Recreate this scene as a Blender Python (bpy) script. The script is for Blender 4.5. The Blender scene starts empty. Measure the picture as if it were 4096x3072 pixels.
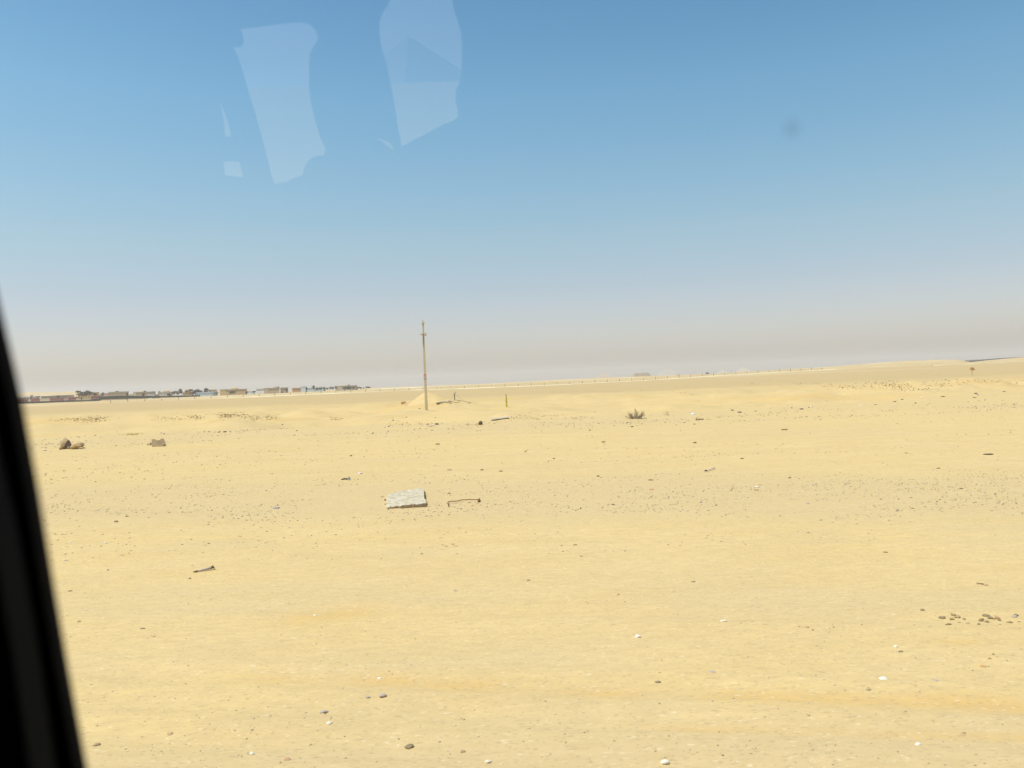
import bpy, bmesh, math, random
import numpy as np
from mathutils import Vector, Matrix

S = bpy.context.scene
COL = S.collection
R = math.radians
random.seed(7)
rng = np.random.default_rng(11)

# ------------------------------------------------------------------ camera
EYE = Vector((0.0, 0.0, 2.2))
FPX = 3300.0                       # focal length in pixels of the 4096 wide photograph
ROLL = R(2.29)
PITCH = -4.0 / FPX
cr = Vector((math.cos(ROLL), 0, -math.sin(ROLL)))
cf = Vector((0, math.cos(PITCH), math.sin(PITCH)))
cf = (cf - cr * cf.dot(cr)).normalized()
cu = cr.cross(cf).normalized()
cam_d = bpy.data.cameras.new('camera')
cam = bpy.data.objects.new('camera', cam_d)
COL.objects.link(cam)
cam.matrix_world = Matrix(((cr.x, cu.x, -cf.x, EYE.x), (cr.y, cu.y, -cf.y, EYE.y), (cr.z, cu.z, -cf.z, EYE.z), (0, 0, 0, 1)))
cam_d.sensor_width = 36.0
cam_d.lens = 36.0 * FPX / 4096
cam_d.clip_start = 0.01
cam_d.clip_end = 40000
cam_d.dof.use_dof = True
cam_d.dof.focus_distance = 70.0
cam_d.dof.aperture_fstop = 5.3
S.camera = cam
S.render.resolution_x = 1024
S.render.resolution_y = 768

# ------------------------------------------------------------------ sky, sun, exposure
SUN_EL, SUN_AZ = 66.0, -108.0       # azimuth clockwise from +Y
w = bpy.data.worlds.new('World')
S.world = w
w.use_nodes = True
nt = w.node_tree
nt.nodes.clear()
out = nt.nodes.new('ShaderNodeOutputWorld')
bg = nt.nodes.new('ShaderNodeBackground')
sky = nt.nodes.new('ShaderNodeTexSky')
sky.sky_type = 'NISHITA'
sky.sun_disc = False
sky.sun_elevation = R(SUN_EL)
sky.sun_rotation = R(SUN_AZ)
sky.altitude = 0
sky.air_density = 1.1
sky.dust_density = 2.0
sky.ozone_density = 1.0
bg.inputs['Strength'].default_value = 0.15
hs = nt.nodes.new('ShaderNodeHueSaturation')
hs.inputs['Saturation'].default_value = 1.22
nt.links.new(sky.outputs[0], hs.inputs['Color'])
# dusty air near the horizon, clearer and deeper blue higher up: the sky's own tint by elevation
wtc = nt.nodes.new('ShaderNodeTexCoord'); wsep = nt.nodes.new('ShaderNodeSeparateXYZ')
wcr = nt.nodes.new('ShaderNodeValToRGB')
wst = [(0.0, (1.10, 1.02, 1.14)), (.04, (1.12, 1.05, 1.20)), (.08, (1.04, .95, 1.03)), (.114, (1.0, .93, .95)), (.171, (1.02, 1.02, .92)), (.226, (.98, 1.07, .96)), (.329, (.85, 1.09, .99)), (.416, (.70, .97, .93)), (.6, (.62, .93, .93))]
els = wcr.color_ramp.elements
while len(els) < len(wst): els.new(0.5)
for e_, (p_, c_) in zip(els, wst): e_.position = p_
for e_, (p_, c_) in zip(els, wst): e_.color = (c_[0] / 1.25, c_[1] / 1.25, c_[2] / 1.25, 1)
wmu = nt.nodes.new('ShaderNodeVectorMath'); wmu.operation = 'MULTIPLY'
wsc = nt.nodes.new('ShaderNodeVectorMath'); wsc.operation = 'SCALE'; wsc.inputs['Scale'].default_value = 1.25
nt.links.new(wtc.outputs['Generated'], wsep.inputs[0]); nt.links.new(wsep.outputs[2], wcr.inputs[0])
nt.links.new(hs.outputs[0], wmu.inputs[0]); nt.links.new(wcr.outputs[0], wmu.inputs[1])
nt.links.new(wmu.outputs[0], wsc.inputs[0]); nt.links.new(wsc.outputs[0], bg.inputs['Color'])
nt.links.new(bg.outputs[0], out.inputs['Surface'])

sd = bpy.data.lights.new('sun', 'SUN')
sd.energy = 4.35
sd.angle = R(0.5)
sd.color = (1.0, 0.96, 0.89)
sun = bpy.data.objects.new('sun', sd)
COL.objects.link(sun)
tosun = Vector((math.sin(R(SUN_AZ)) * math.cos(R(SUN_EL)), math.cos(R(SUN_AZ)) * math.cos(R(SUN_EL)), math.sin(R(SUN_EL))))
sun.rotation_euler = tosun.to_track_quat('Z', 'Y').to_euler()
sun.location = (0, 0, 50)

S.view_settings.view_transform = 'Standard'
S.view_settings.look = 'None'
S.view_settings.exposure = 0.0
S.view_settings.gamma = 1.0
S.render.engine = 'CYCLES'
S.cycles.max_bounces = 6
S.cycles.transparent_max_bounces = 12
S.cycles.volume_bounces = 1

# ------------------------------------------------------------------ helpers
def tag(o, label=None, cat=None, group=None, kind=None):
    if label: o['label'] = label
    if cat: o['category'] = cat
    if group: o['group'] = group
    if kind: o['kind'] = kind
    return o

def mesh_obj(name, verts, faces, mat=None, parent=None, smooth=False):
    me = bpy.data.meshes.new(name)
    me.from_pydata([tuple(v) for v in verts], [], faces)
    me.update()
    if smooth:
        me.polygons.foreach_set('use_smooth', [True] * len(me.polygons))
    if mat: me.materials.append(mat)
    o = bpy.data.objects.new(name, me)
    COL.objects.link(o)
    if parent: o.parent = parent
    return o

def empty(name, loc, rz=0):
    o = bpy.data.objects.new(name, None)
    COL.objects.link(o)
    o.location = loc
    o.rotation_euler = (0, 0, rz)
    o.empty_display_size = 0.2
    return o

class MB:
    def __init__(s): s.v = []; s.f = []
    def add(s, vs, fs):
        b = len(s.v); s.v += [Vector(v) for v in vs]; s.f += [tuple(i + b for i in f) for f in fs]; return s
    def box(s, x0, x1, y0, y1, z0, z1, tx=1.0, ty=1.0):
        cx, cy = (x0 + x1) / 2, (y0 + y1) / 2; hx, hy = (x1 - x0) / 2, (y1 - y0) / 2
        vs = []
        for z, a, b in ((z0, 1, 1), (z1, tx, ty)):
            for sx, sy in ((-1, -1), (1, -1), (1, 1), (-1, 1)):
                vs.append((cx + sx * hx * a, cy + sy * hy * b, z))
        return s.add(vs, [(3, 2, 1, 0), (4, 5, 6, 7), (0, 1, 5, 4), (1, 2, 6, 5), (2, 3, 7, 6), (3, 0, 4, 7)])
    def tube(s, pts, rad, n=6, cap=True):
        pts = [Vector(p) for p in pts]
        rads = rad if isinstance(rad, (list, tuple)) else [rad] * len(pts)
        rings = []
        up = Vector((0.13, 0.2, 0.97))
        for i, p in enumerate(pts):
            a = pts[max(i - 1, 0)]; b = pts[min(i + 1, len(pts) - 1)]
            t = (b - a).normalized()
            e1 = t.cross(up)
            if e1.length < 1e-4: e1 = t.cross(Vector((1, 0, 0)))
            e1.normalize(); e2 = t.cross(e1)
            rings.append([p + (e1 * math.cos(2 * math.pi * k / n) + e2 * math.sin(2 * math.pi * k / n)) * rads[i] for k in range(n)])
        vs = [v for r in rings for v in r]
        fs = []
        for i in range(len(pts) - 1):
            for k in range(n):
                fs.append((i * n + k, i * n + (k + 1) % n, (i + 1) * n + (k + 1) % n, (i + 1) * n + k))
        if cap:
            fs.append(tuple(range(n - 1, -1, -1))); fs.append(tuple((len(pts) - 1) * n + k for k in range(n)))
        return s.add(vs, fs)
    def prism(s, poly, d, off=(0, 0, 0)):
        """poly in x,z plane, thickness d along y"""
        n = len(poly); o = Vector(off)
        vs = [Vector((x, 0, z)) + o for x, z in poly] + [Vector((x, d, z)) + o for x, z in poly]
        fs = [tuple(range(n)), tuple(range(2 * n - 1, n - 1, -1))]
        for k in range(n): fs.append((k, k + n, (k + 1) % n + n, (k + 1) % n))
        return s.add(vs, fs)
    def build(s, name, mat=None, parent=None, smooth=False):
        return mesh_obj(name, s.v, s.f, mat, parent, smooth)

def mat(name, c1, c2=None, scale=8.0, rough=0.9, bump=0.0, stretch=(1, 1, 1), detail=4, metallic=0.0, coord='Object', lo=0.35, hi=0.65):
    m = bpy.data.materials.new(name); m.use_nodes = True
    t = m.node_tree; b = t.nodes['Principled BSDF']
    b.inputs['Roughness'].default_value = rough
    b.inputs['Metallic'].default_value = metallic
    b.inputs['Specular IOR Level'].default_value = 0.25
    if c2 is None: c2 = tuple(c * 0.8 for c in c1)
    tc = t.nodes.new('ShaderNodeTexCoord'); mp = t.nodes.new('ShaderNodeMapping')
    mp.inputs['Scale'].default_value = stretch
    nz = t.nodes.new('ShaderNodeTexNoise'); nz.inputs['Scale'].default_value = scale; nz.inputs['Detail'].default_value = detail
    mr = t.nodes.new('ShaderNodeMapRange'); mr.inputs[1].default_value = lo; mr.inputs[2].default_value = hi
    mx = t.nodes.new('ShaderNodeMix'); mx.data_type = 'RGBA'
    mx.inputs[6].default_value = (*c1, 1); mx.inputs[7].default_value = (*c2, 1)
    L = t.links.new
    L(tc.outputs[coord], mp.inputs['Vector']); L(mp.outputs[0], nz.inputs['Vector']); L(nz.outputs['Fac'], mr.inputs[0])
    L(mr.outputs[0], mx.inputs[0]); L(mx.outputs[2], b.inputs['Base Color'])
    if bump:
        bp = t.nodes.new('ShaderNodeBump'); bp.inputs['Strength'].default_value = bump; bp.inputs['Distance'].default_value = 0.02
        L(nz.outputs['Fac'], bp.inputs['Height']); L(bp.outputs[0], b.inputs['Normal'])
    return m

def _hash(ix, iy, seed):
    h = (ix.astype(np.int64) * 374761393 + iy.astype(np.int64) * 668265263 + seed * 1442695041) & 0xffffffff
    h = ((h ^ (h >> 13)) * 1274126177) & 0xffffffff
    h = h ^ (h >> 16)
    return (h & 0xffff) / 65535.0

def vnoise(x, y, seed=0):
    ix = np.floor(x); iy = np.floor(y); fx = x - ix; fy = y - iy
    fx = fx * fx * fx * (fx * (fx * 6 - 15) + 10); fy = fy * fy * fy * (fy * (fy * 6 - 15) + 10)
    a = _hash(ix, iy, seed); b = _hash(ix + 1, iy, seed); c = _hash(ix, iy + 1, seed); d = _hash(ix + 1, iy + 1, seed)
    return (a * (1 - fx) + b * fx) * (1 - fy) + (c * (1 - fx) + d * fx) * fy - 0.5

def fbm(x, y, seed=0, o=4):
    r = 0.0; a = 1.0
    for k in range(o):
        r = r + a * vnoise(x * 2 ** k + 17.3 * k, y * 2 ** k - 9.1 * k, seed + k); a *= 0.5
    return r

def sm(a, b, x):
    t = np.clip((x - a) / (b - a), 0, 1); return t * t * (3 - 2 * t)

# ------------------------------------------------------------------ terrain height
_ex = np.array([-600, 0, 800, 1200, 1500, 1800, 1950, 2050, 2200, 2400, 2900, 3100, 3342, 3600, 3769, 3840, 3885, 3960, 4096, 4700], float)
_ee = np.array([3, 3, 3, 3, 5, 4, 2, 5, 8, 8, 5, 9, 13, 23, 23, 20, 9, 14, 20, 24], float)
_eu = (_ex - 2048) / FPX
_lx = (np.array([-400, 20, 120, 300, 380, 450], float) - 2048) / FPX
_lh = np.array([12, 26, 29, 27, 18, 0], float)

def edge_y(x):                       # the line where the flat verge ends and the loose sand begins
    return 46.5 + np.where(x > 6, 0.45 * (x - 6), 0) + np.where(x < -10, -0.05 * (x + 10), 0) + 1.6 * vnoise(x / 6.0, x * 0 + 3.3, 5)

def hz(x, y):
    x = np.asarray(x, float); y = np.asarray(y, float)
    D = np.sqrt(x * x + y * y) + 1e-6
    front = y > 0
    z = 0.10 * fbm(x / 14, y / 9, 1, 3) * sm(4, 25, D) + 0.022 * fbm(x / 1.7, y / 0.8, 2, 3)
    # wheel ruts running with the road
    for yr, dep, wd in ((5.97, 0.016, 0.14), (5.42, 0.012, 0.12), (7.9, 0.012, 0.15), (4.85, 0.01, 0.12), (11.6, 0.014, 0.2), (26.0, 0.05, 0.35), (27.8, 0.04, 0.35), (34, 0.05, 0.4)):
        c = yr - 0.2 * x + 0.12 * vnoise(x / 5, x * 0 + yr, 9)
        g = (y - c) / wd
        z = z - dep * np.exp(-g * g) + dep * 0.6 * np.exp(-(np.abs(g) - 1.9) ** 2 * 2)
    e = edge_y(x)
    # low lip of gravel at the edge, hollow and soft humps behind it
    z = z + 0.16 * np.exp(-((y - e + 1.2) / 1.6) ** 2) * (0.5 + 1.3 * (vnoise(x / 7, y / 9, 21) + .3))
    dz = sm(e, e + 6, y) * (1 - sm(105, 150, y))
    z = z + dz * (-0.26 + 0.80 * np.maximum(fbm(x / 9, y / 6, 31, 3), -0.25) + 0.42 * np.maximum(fbm(x / 3.1, y / 2.3, 32, 2), 0))
    # row of rubble banks on the left
    bank = np.exp(-((y - 80 - 1.5 * vnoise(x / 8, x * 0 + 1, 41)) / 2.6) ** 2) * sm(-52, -46, x) * (1 - sm(-22, -16, x))
    z = z + bank * (0.25 + 0.75 * np.maximum(vnoise(x / 3.2, y / 9, 42) + 0.25, 0))
    bank2 = np.exp(-((y - 86) / 5) ** 2) * sm(16, 24, x) * (1 - sm(62, 80, x))
    z = z + bank2 * (0.15 + 0.7 * np.maximum(fbm(x / 3.5, y / 2.5, 43, 3), 0))
    # the steep sand heap behind the pole
    hx, hy = x + 10.0, y - 95.0
    rr = np.sqrt((hx / np.where(hx > 0, 1.35, 1.0)) ** 2 + (hy / 1.1) ** 2)
    z = z + np.maximum(0, 1.75 - np.sqrt(rr * rr * 0.45 + 0.03)) * 0.95 + 0.25 * np.exp(-(rr / 4.5) ** 2)
    z = z + 0.55 * np.exp(-(((x + 6.2) / 3.4) ** 2 + ((y - 92.5) / 4) ** 2))
    z = z + 0.30 * np.exp(-(((x + 10.0) / 3.0) ** 2 + ((y - 77) / 4) ** 2))
    u = x / np.maximum(y, 1e-3)
    far = np.where(front, 1.0, 0.0)
    z = z + far * 2.3 * sm(0.0, 0.44, u) * sm(200, 600, y)
    z = z + 0.9 * fbm(x / 110, y / 70, 51, 3) * sm(150, 600, D)
    E = np.interp(u, _eu, _ee)
    z = z + far * sm(900, 1600, y) * (0.6 + E / FPX * 1600) + far * sm(1500, 4000, y) * 2
    z = z + far * sm(1800, 2500, y) * np.interp(u, _lx, _lh) * (1 + .12 * fbm(x / 120, y / 200, 61, 3))
    z = z + np.where(front, 0, 1) * sm(600, 1200, D) * 1.5
    z = z * sm(1.0, 4.0, D)
    return z

def h1(x, y): return float(hz(np.array([x]), np.array([y]))[0])

def ray(px, py):
    return (cf + cr * ((px - 2048) / FPX) - cu * ((py - 1536) / FPX))

def at(px, py, Y):
    d = ray(px, py); return EYE + d * (Y / d.y)

_ts = np.geomspace(3, 9000, 2600)
def G(px, py):
    d = ray(px, py); d = d / d.y
    X = EYE.x + d.x * _ts; Z = EYE.z + d.z * _ts
    g = Z - hz(X, _ts)
    i = np.argmax(g < 0)
    if g[i] >= 0: i = len(_ts) - 1
    a, b = g[i - 1], g[i]
    t = _ts[i - 1] + (_ts[i] - _ts[i - 1]) * (a / (a - b) if a != b else 0)
    x = EYE.x + d.x * t
    return Vector((x, t, h1(x, t)))

# ------------------------------------------------------------------ terrain mesh (polar sheet round the camera)
def build_ground():
    a_front = np.radians(np.arange(-44, 44.001, 0.085))
    a_rest = np.radians(np.arange(46, 314.01, 2.0))
    ang = np.concatenate([a_front, a_rest])
    rad = [0.6]
    while rad[-1] < 9300:
        r_ = rad[-1]
        rad.append(r_ * (1.012 if 4 < r_ < 130 else 1.03))
    rad = np.array(rad)
    A, Rr = np.meshgrid(ang, rad)
    X = np.sin(A) * Rr; Y = np.cos(A) * Rr
    Z = hz(X, Y)
    n, m = X.shape
    co = np.stack([X, Y, Z], -1).reshape(-1, 3)
    co = np.concatenate([co, [[0, 0, 0]]])
    i = np.arange(n - 1)[:, None]; j = np.arange(m)[None, :]; jn = (j + 1) % m
    q = np.stack([i * m + j, i * m + jn, (i + 1) * m + jn, (i + 1) * m + j], -1).reshape(-1, 4)[:, ::-1]
    jj = np.arange(m); tri = np.stack([jj, np.full(m, n * m), (jj + 1) % m], -1)[:, ::-1]
    tri = tri[:, ::-1]
    me = bpy.data.meshes.new('desert_ground')
    me.vertices.add(len(co)); me.vertices.foreach_set('co', co.ravel())
    loops = np.concatenate([q.ravel(), tri.ravel()])
    me.loops.add(len(loops)); me.loops.foreach_set('vertex_index', loops)
    ls = np.concatenate([np.arange(len(q)) * 4, len(q) * 4 + np.arange(len(tri)) * 3])
    me.polygons.add(len(ls)); me.polygons.foreach_set('loop_start', ls)
    me.polygons.foreach_set('use_smooth', np.ones(len(ls), bool))
    me.update(calc_edges=True); me.validate()
    x, y = co[:, 0], co[:, 1]
    e = edge_y(x)
    # stony greyer verge, brown plain, orange damp streaks, as colour zones of the ground itself
    gravel = (sm(12.2, 14.2, y + .2 * x + .9 * vnoise(x / 3, y / 3, 71)) * (1 - sm(17.5, 20.5, y + .2 * x + 1.5 * vnoise(x / 4, y / 5, 72)))) * 0.8
    gravel = np.maximum(gravel, sm(36, 42, y + 3 * vnoise(x / 6, y / 4, 81)) * (1 - sm(-1.5, 0.8, y - e + 1.2 * vnoise(x / 2.5, y / 2, 73))) * (0.6 - .42 * sm(5, 14, x)))
    gravel = np.maximum(gravel, 0.6 * sm(-.1, .35, fbm(x / 2.2, y / 1.1, 74, 3)) * (y < 13) * (y > 3))
    gravel = np.maximum(gravel, 0.9 * (1 - sm(4.9, 5.6, y)))
    brown = sm(96, 170, y + 26 * vnoise(x / 25, y / 8, 75)) * (1 - .35 * sm(430, 560, y - .3 * x))
    damp = np.zeros_like(x)
    for y0, k, wd, x0, x1 in ((5.97, -.2, .15, -2.6, 4.6), (5.42, -.2, .05, .4, 3.6), (8.85, .42, .30, -2.6, -1.1), (8.2, -.2, .12, .1, .9), (8.1, -.6, .10, -3.6, -2.9), (7.2, -.2, .10, 2.6, 4.2)):
        c = y0 + k * x + .08 * vnoise(x / .9, x * 0 + y0, 76)
        damp = np.maximum(damp, np.exp(-((y - c) / wd) ** 2) * sm(x0, x0 + .8, x) * (1 - sm(x1 - .8, x1, x)) * np.clip(.6 + 1.2 * vnoise(x / .5, y / .3, 77), 0, 1))
    damp = np.maximum(damp, .55 * (sm(-.05, .4, fbm(x / 16, y / 8, 78, 3)) * sm(52, 60, y) * (1 - sm(110, 140, y))))
    pale = far_pale = sm(.12, .4, vnoise(x / 160, y / 22, 79)) * sm(350, 500, y) * (1 - sm(2600, 3200, y)) * .8
    for nm, arr in (('gravel', gravel), ('brown', brown), ('damp', damp), ('pale', pale)):
        at_ = me.attributes.new(nm, 'FLOAT', 'POINT'); at_.data.foreach_set('value', np.ascontiguousarray(arr, dtype=np.float32))
    m = bpy.data.materials.new('desert_sand'); m.use_nodes = True
    t = m.node_tree; b = t.nodes['Principled BSDF']; b.inputs['Roughness'].default_value = 1.0
    b.inputs['Specular IOR Level'].default_value = 0.05
    L = t.links.new
    tc = t.nodes.new('ShaderNodeTexCoord')
    def noise(scale, stretch=(1, 1, 1), detail=4, lo=.35, hi=.65):
        mp = t.nodes.new('ShaderNodeMapping'); mp.inputs['Scale'].default_value = stretch
        nz = t.nodes.new('ShaderNodeTexNoise'); nz.inputs['Scale'].default_value = scale; nz.inputs['Detail'].default_value = detail
        mr = t.nodes.new('ShaderNodeMapRange'); mr.inputs[1].default_value = lo; mr.inputs[2].default_value = hi
        L(tc.outputs['Object'], mp.inputs[0]); L(mp.outputs[0], nz.inputs['Vector']); L(nz.outputs['Fac'], mr.inputs[0])
        return mr.outputs[0], nz.outputs['Fac']
    def mix(fac, a, bcol, k=None):
        mx = t.nodes.new('ShaderNodeMix'); mx.data_type = 'RGBA'
        if k is not None:
            mu = t.nodes.new('ShaderNodeMath'); mu.operation = 'MULTIPLY'; L(fac, mu.inputs[0])
            if isinstance(k, float): mu.inputs[1].default_value = k
            else: L(k, mu.inputs[1])
            fac = mu.outputs[0]
        L(fac, mx.inputs[0])
        if isinstance(a, tuple): mx.inputs[6].default_value = (*a, 1)
        else: L(a, mx.inputs[6])
        mx.inputs[7].default_value = (*bcol, 1)
        return mx.outputs[2]
    def attr(nm):
        a = t.nodes.new('ShaderNodeAttribute'); a.attribute_name = nm; return a.outputs['Fac']
    big, _ = noise(0.09, (1, 2, 1), 5)
    mid, _ = noise(0.9, (.45, 1.6, 1), 5)
    fine, fr = noise(9, (.5, 1.3, 1), 6, .3, .7)
    grain, gr = noise(38, (.6, 1.2, 1), 3, .56, .72)
    pal, _ = noise(30, (.6, 1.2, 3.1), 2, .62, .75)
    c = mix(big, SAND_A, SAND_B)
    c = mix(mid, c, SAND_C, .55)
    c = mix(attr('gravel'), c, SAND_G, .75)
    c = mix(attr('brown'), c, SAND_BR, .8)
    c = mix(attr('damp'), c, SAND_D, .68)
    c = mix(attr('pale'), c, SAND_P)
    c = mix(fine, c, SAND_F, .5)
    c = mix(grain, c, (.27, .20, .11), .42)
    c = mix(pal, c, (.80, .70, .50), .35)
    L(c, b.inputs['Base Color'])
    bp = t.nodes.new('ShaderNodeBump'); bp.inputs['Strength'].default_value = 0.35; bp.inputs['Distance'].default_value = 0.03
    L(fr, bp.inputs['Height']); L(bp.outputs[0], b.inputs['Normal'])
    me.materials.append(m)
    o = bpy.data.objects.new('desert_ground', me); COL.objects.link(o)
    tag(o, 'open flat sandy desert ground with pale yellow sand and gravel', 'ground', kind='structure')

SAND_A = (.610, .432, .184)
SAND_B = (.570, .405, .190)
SAND_C = (.640, .468, .232)
SAND_G = (.540, .395, .210)
SAND_BR = (.450, .315, .160)
SAND_D = (.600, .365, .115)
SAND_P = (.680, .550, .350)
SAND_F = (.470, .340, .168)
build_ground()

# ------------------------------------------------------------------ gravel: countless small stones in one object
def build_gravel():
    octa = np.array([(1, 0, 0), (0, 1, 0), (-1, 0, 0), (0, -1, 0), (0, 0, 1), (0, 0, -1)], float)
    of = np.array([(0, 1, 4), (1, 2, 4), (2, 3, 4), (3, 0, 4), (1, 0, 5), (2, 1, 5), (3, 2, 5), (0, 3, 5)])
    P = []
    def band(n, y0, y1, smin, smax, dens=None, power=1.0):
        yy = np.exp(rng.uniform(np.log(y0), np.log(y1), n)) if power else rng.uniform(y0, y1, n)
        uu = rng.uniform(-.72, .72, n); xx = uu * yy
        if dens is not None:
            k = rng.uniform(0, 1, n) < dens(xx, yy); xx, yy = xx[k], yy[k]
        s = smin + (smax - smin) * rng.uniform(0, 1, len(xx)) ** 3.0
        P.append(np.stack([xx, yy, s], 1))
    clump = lambda x, y: np.clip(.45 + 1.6 * fbm(x / 1.6, y / 1.0, 91, 3), .03, 1)
    band(6000, 4.2, 13, .002, .008, clump)
    band(52000, 10.5, 26, .0035, .018, lambda x, y: clump(x, y) * (.15 + .85 * sm(12.2, 14.5, y + .2 * x)) * (1 - .8 * sm(17, 21, y + .2 * x)))
    band(8000, 22, 44, .008, .030, lambda x, y: np.clip(.3 + 1.8 * fbm(x / 6, y / 3, 92, 3), .02, 1))
    band(12000, 34, 47, .010, .05, lambda x, y: sm(36, 42, y) * (1 - sm(-.5, .5, y - edge_y(x))) * np.clip(.4 + 2 * fbm(x / 4, y / 2, 93, 2), .02, 1))
    band(1800, 48, 110, .02, .09, lambda x, y: np.clip(.15 + 1.3 * fbm(x / 8, y / 6, 94, 2), .02, 1))
    p = np.concatenate(P)
    n = len(p)
    z = hz(p[:, 0], p[:, 1])
    s = p[:, 2]
    ax = s * rng.uniform(.8, 1.8, n); ay = s * rng.uniform(.7, 1.2, n); az = s * rng.uniform(.35, .75, n)
    th = rng.uniform(0, 6.28, n) * .25
    jit = rng.uniform(.65, 1.25, (n, 6, 1))
    v = octa[None] * jit * np.stack([ax, ay, az], 1)[:, None, :]
    c, sn = np.cos(th)[:, None], np.sin(th)[:, None]
    vx = v[..., 0] * c - v[..., 1] * sn; vy = v[..., 0] * sn + v[..., 1] * c
    V = np.stack([vx + p[:, 0:1], vy + p[:, 1:2], v[..., 2] + (z + az * .35)[:, None]], -1).reshape(-1, 3)
    F = (of[None] + (np.arange(n) * 6)[:, None, None]).reshape(-1, 3)
    me = bpy.data.meshes.new('gravel')
    me.vertices.add(len(V)); me.vertices.foreach_set('co', V.ravel())
    me.loops.add(F.size); me.loops.foreach_set('vertex_index', F.ravel())
    me.polygons.add(len(F)); me.polygons.foreach_set('loop_start', np.arange(len(F)) * 3)
    me.update(calc_edges=True)
    pal = np.array([(.36, .28, .16), (.24, .18, .11), (.46, .36, .22), (.40, .34, .26), (.52, .43, .26), (.42, .28, .14), (.72, .68, .58), (.16, .13, .10), (.58, .50, .35)])
    pr = np.array([.2, .12, .2, .12, .14, .05, .05, .03, .09]); pr /= pr.sum()
    ci = rng.choice(len(pal), n, p=pr)
    cc = pal[ci] * rng.uniform(.8, 1.2, (n, 1))
    # the nearest gravel is bleached and half buried in the sand
    near = (p[:, 1] < 12.5)[:, None]
    cc = np.where(near, cc * .4 + np.array([.5, .41, .25]) * .6, cc)
    ca = me.color_attributes.new('tone', 'FLOAT_COLOR', 'POINT')
    ca.data.foreach_set('color', np.repeat(np.concatenate([cc, np.ones((n, 1))], 1), 6, 0).astype(np.float32).ravel())
    m = bpy.data.materials.new('gravel_stone'); m.use_nodes = True
    b = m.node_tree.nodes['Principled BSDF']; b.inputs['Roughness'].default_value = .95
    b.inputs['Specular IOR Level'].default_value = .1
    a = m.node_tree.nodes.new('ShaderNodeVertexColor'); a.layer_name = 'tone'
    m.node_tree.links.new(a.outputs[0], b.inputs['Base Color'])
    me.materials.append(m)
    o = bpy.data.objects.new('gravel', me); COL.objects.link(o)
    tag(o, 'small mixed brown and grey gravel strewn over the sand', 'gravel', kind='stuff')
    return m
GRAVEL_M = build_gravel()

# ------------------------------------------------------------------ stones and litter
M = {}
def cm(key, c1, c2=None, **k):
    if key not in M: M[key] = mat(key, c1, c2, **k)
    return M[key]
STONE = {
    'dark': ('dark_stone', (.10, .075, .045), (.17, .12, .07)),
    'brown': ('brown_stone', (.26, .17, .085), (.34, .23, .12)),
    'tan': ('tan_stone', (.36, .28, .16), (.46, .36, .21)),
    'olive': ('olive_stone', (.21, .18, .085), (.30, .25, .13)),
    'orange': ('orange_stone', (.52, .27, .10), (.60, .38, .17)),
    'white': ('white_stone', (.76, .70, .57), (.62, .55, .41)),
    'lilac': ('lilac_stone', (.42, .35, .33), (.33, .27, .26)),
    'red': ('reddish_stone', (.42, .20, .12), (.50, .29, .17)),
    'pink': ('pink_litter', (.78, .62, .58), (.66, .52, .46)),
    'black': ('black_scrap', (.025, .02, .012), (.06, .045, .025)),
}
def smat(c, dusty=False):
    k, a, b = STONE[c]
    if dusty and c != 'white':
        d = (.50, .38, .20); k = 'dusty_' + k
        a = tuple(x * .75 + y * .25 for x, y in zip(a, d)); b = tuple(x * .65 + y * .35 for x, y in zip(b, d))
    return cm(k, a, b, scale=14, bump=.4)

def rock_mesh(name, sx, sy, sz, seed, sub=2, rough=.42, mat_=None, parent=None):
    bm = bmesh.new(); bmesh.ops.create_icosphere(bm, subdivisions=sub, radius=1)
    rr = random.Random(seed); off = Vector((rr.random() * 50, rr.random() * 50, 0))
    for v in bm.verts:
        p = v.co
        k = 1 + rough * 2 * float(vnoise(np.array([p.x * 1.6 + off.x + p.z]), np.array([p.y * 1.6 + off.y - p.z * .7]), 3)[0])
        v.co = Vector((p.x * sx * k, p.y * sy * k, p.z * sz * k))
    me = bpy.data.meshes.new(name); bm.to_mesh(me); bm.free()
    if mat_: me.materials.append(mat_)
    o = bpy.data.objects.new(name, me); COL.objects.link(o)
    if parent: o.parent = parent
    return o

_seed = [100]
def stone(px, py, wpx, hpx, col, label, name='stone', cat='stone', flat=1.0, group=None):
    g = G(px, py); k = g.y / FPX
    _seed[0] += 1
    sx = wpx * k / 2 * .8; sz = max(hpx * k / 2 * .75, .006)
    o = rock_mesh(name, sx, sx * .8 * flat, sz, _seed[0], mat_=smat(col, py > 2150))
    o.location = (g.x, g.y, g.z + sz * .32)
    o.rotation_euler = (random.uniform(-.2, .2), random.uniform(-.15, .15), random.uniform(-.4, .4))
    return tag(o, label, cat, group)

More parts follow.
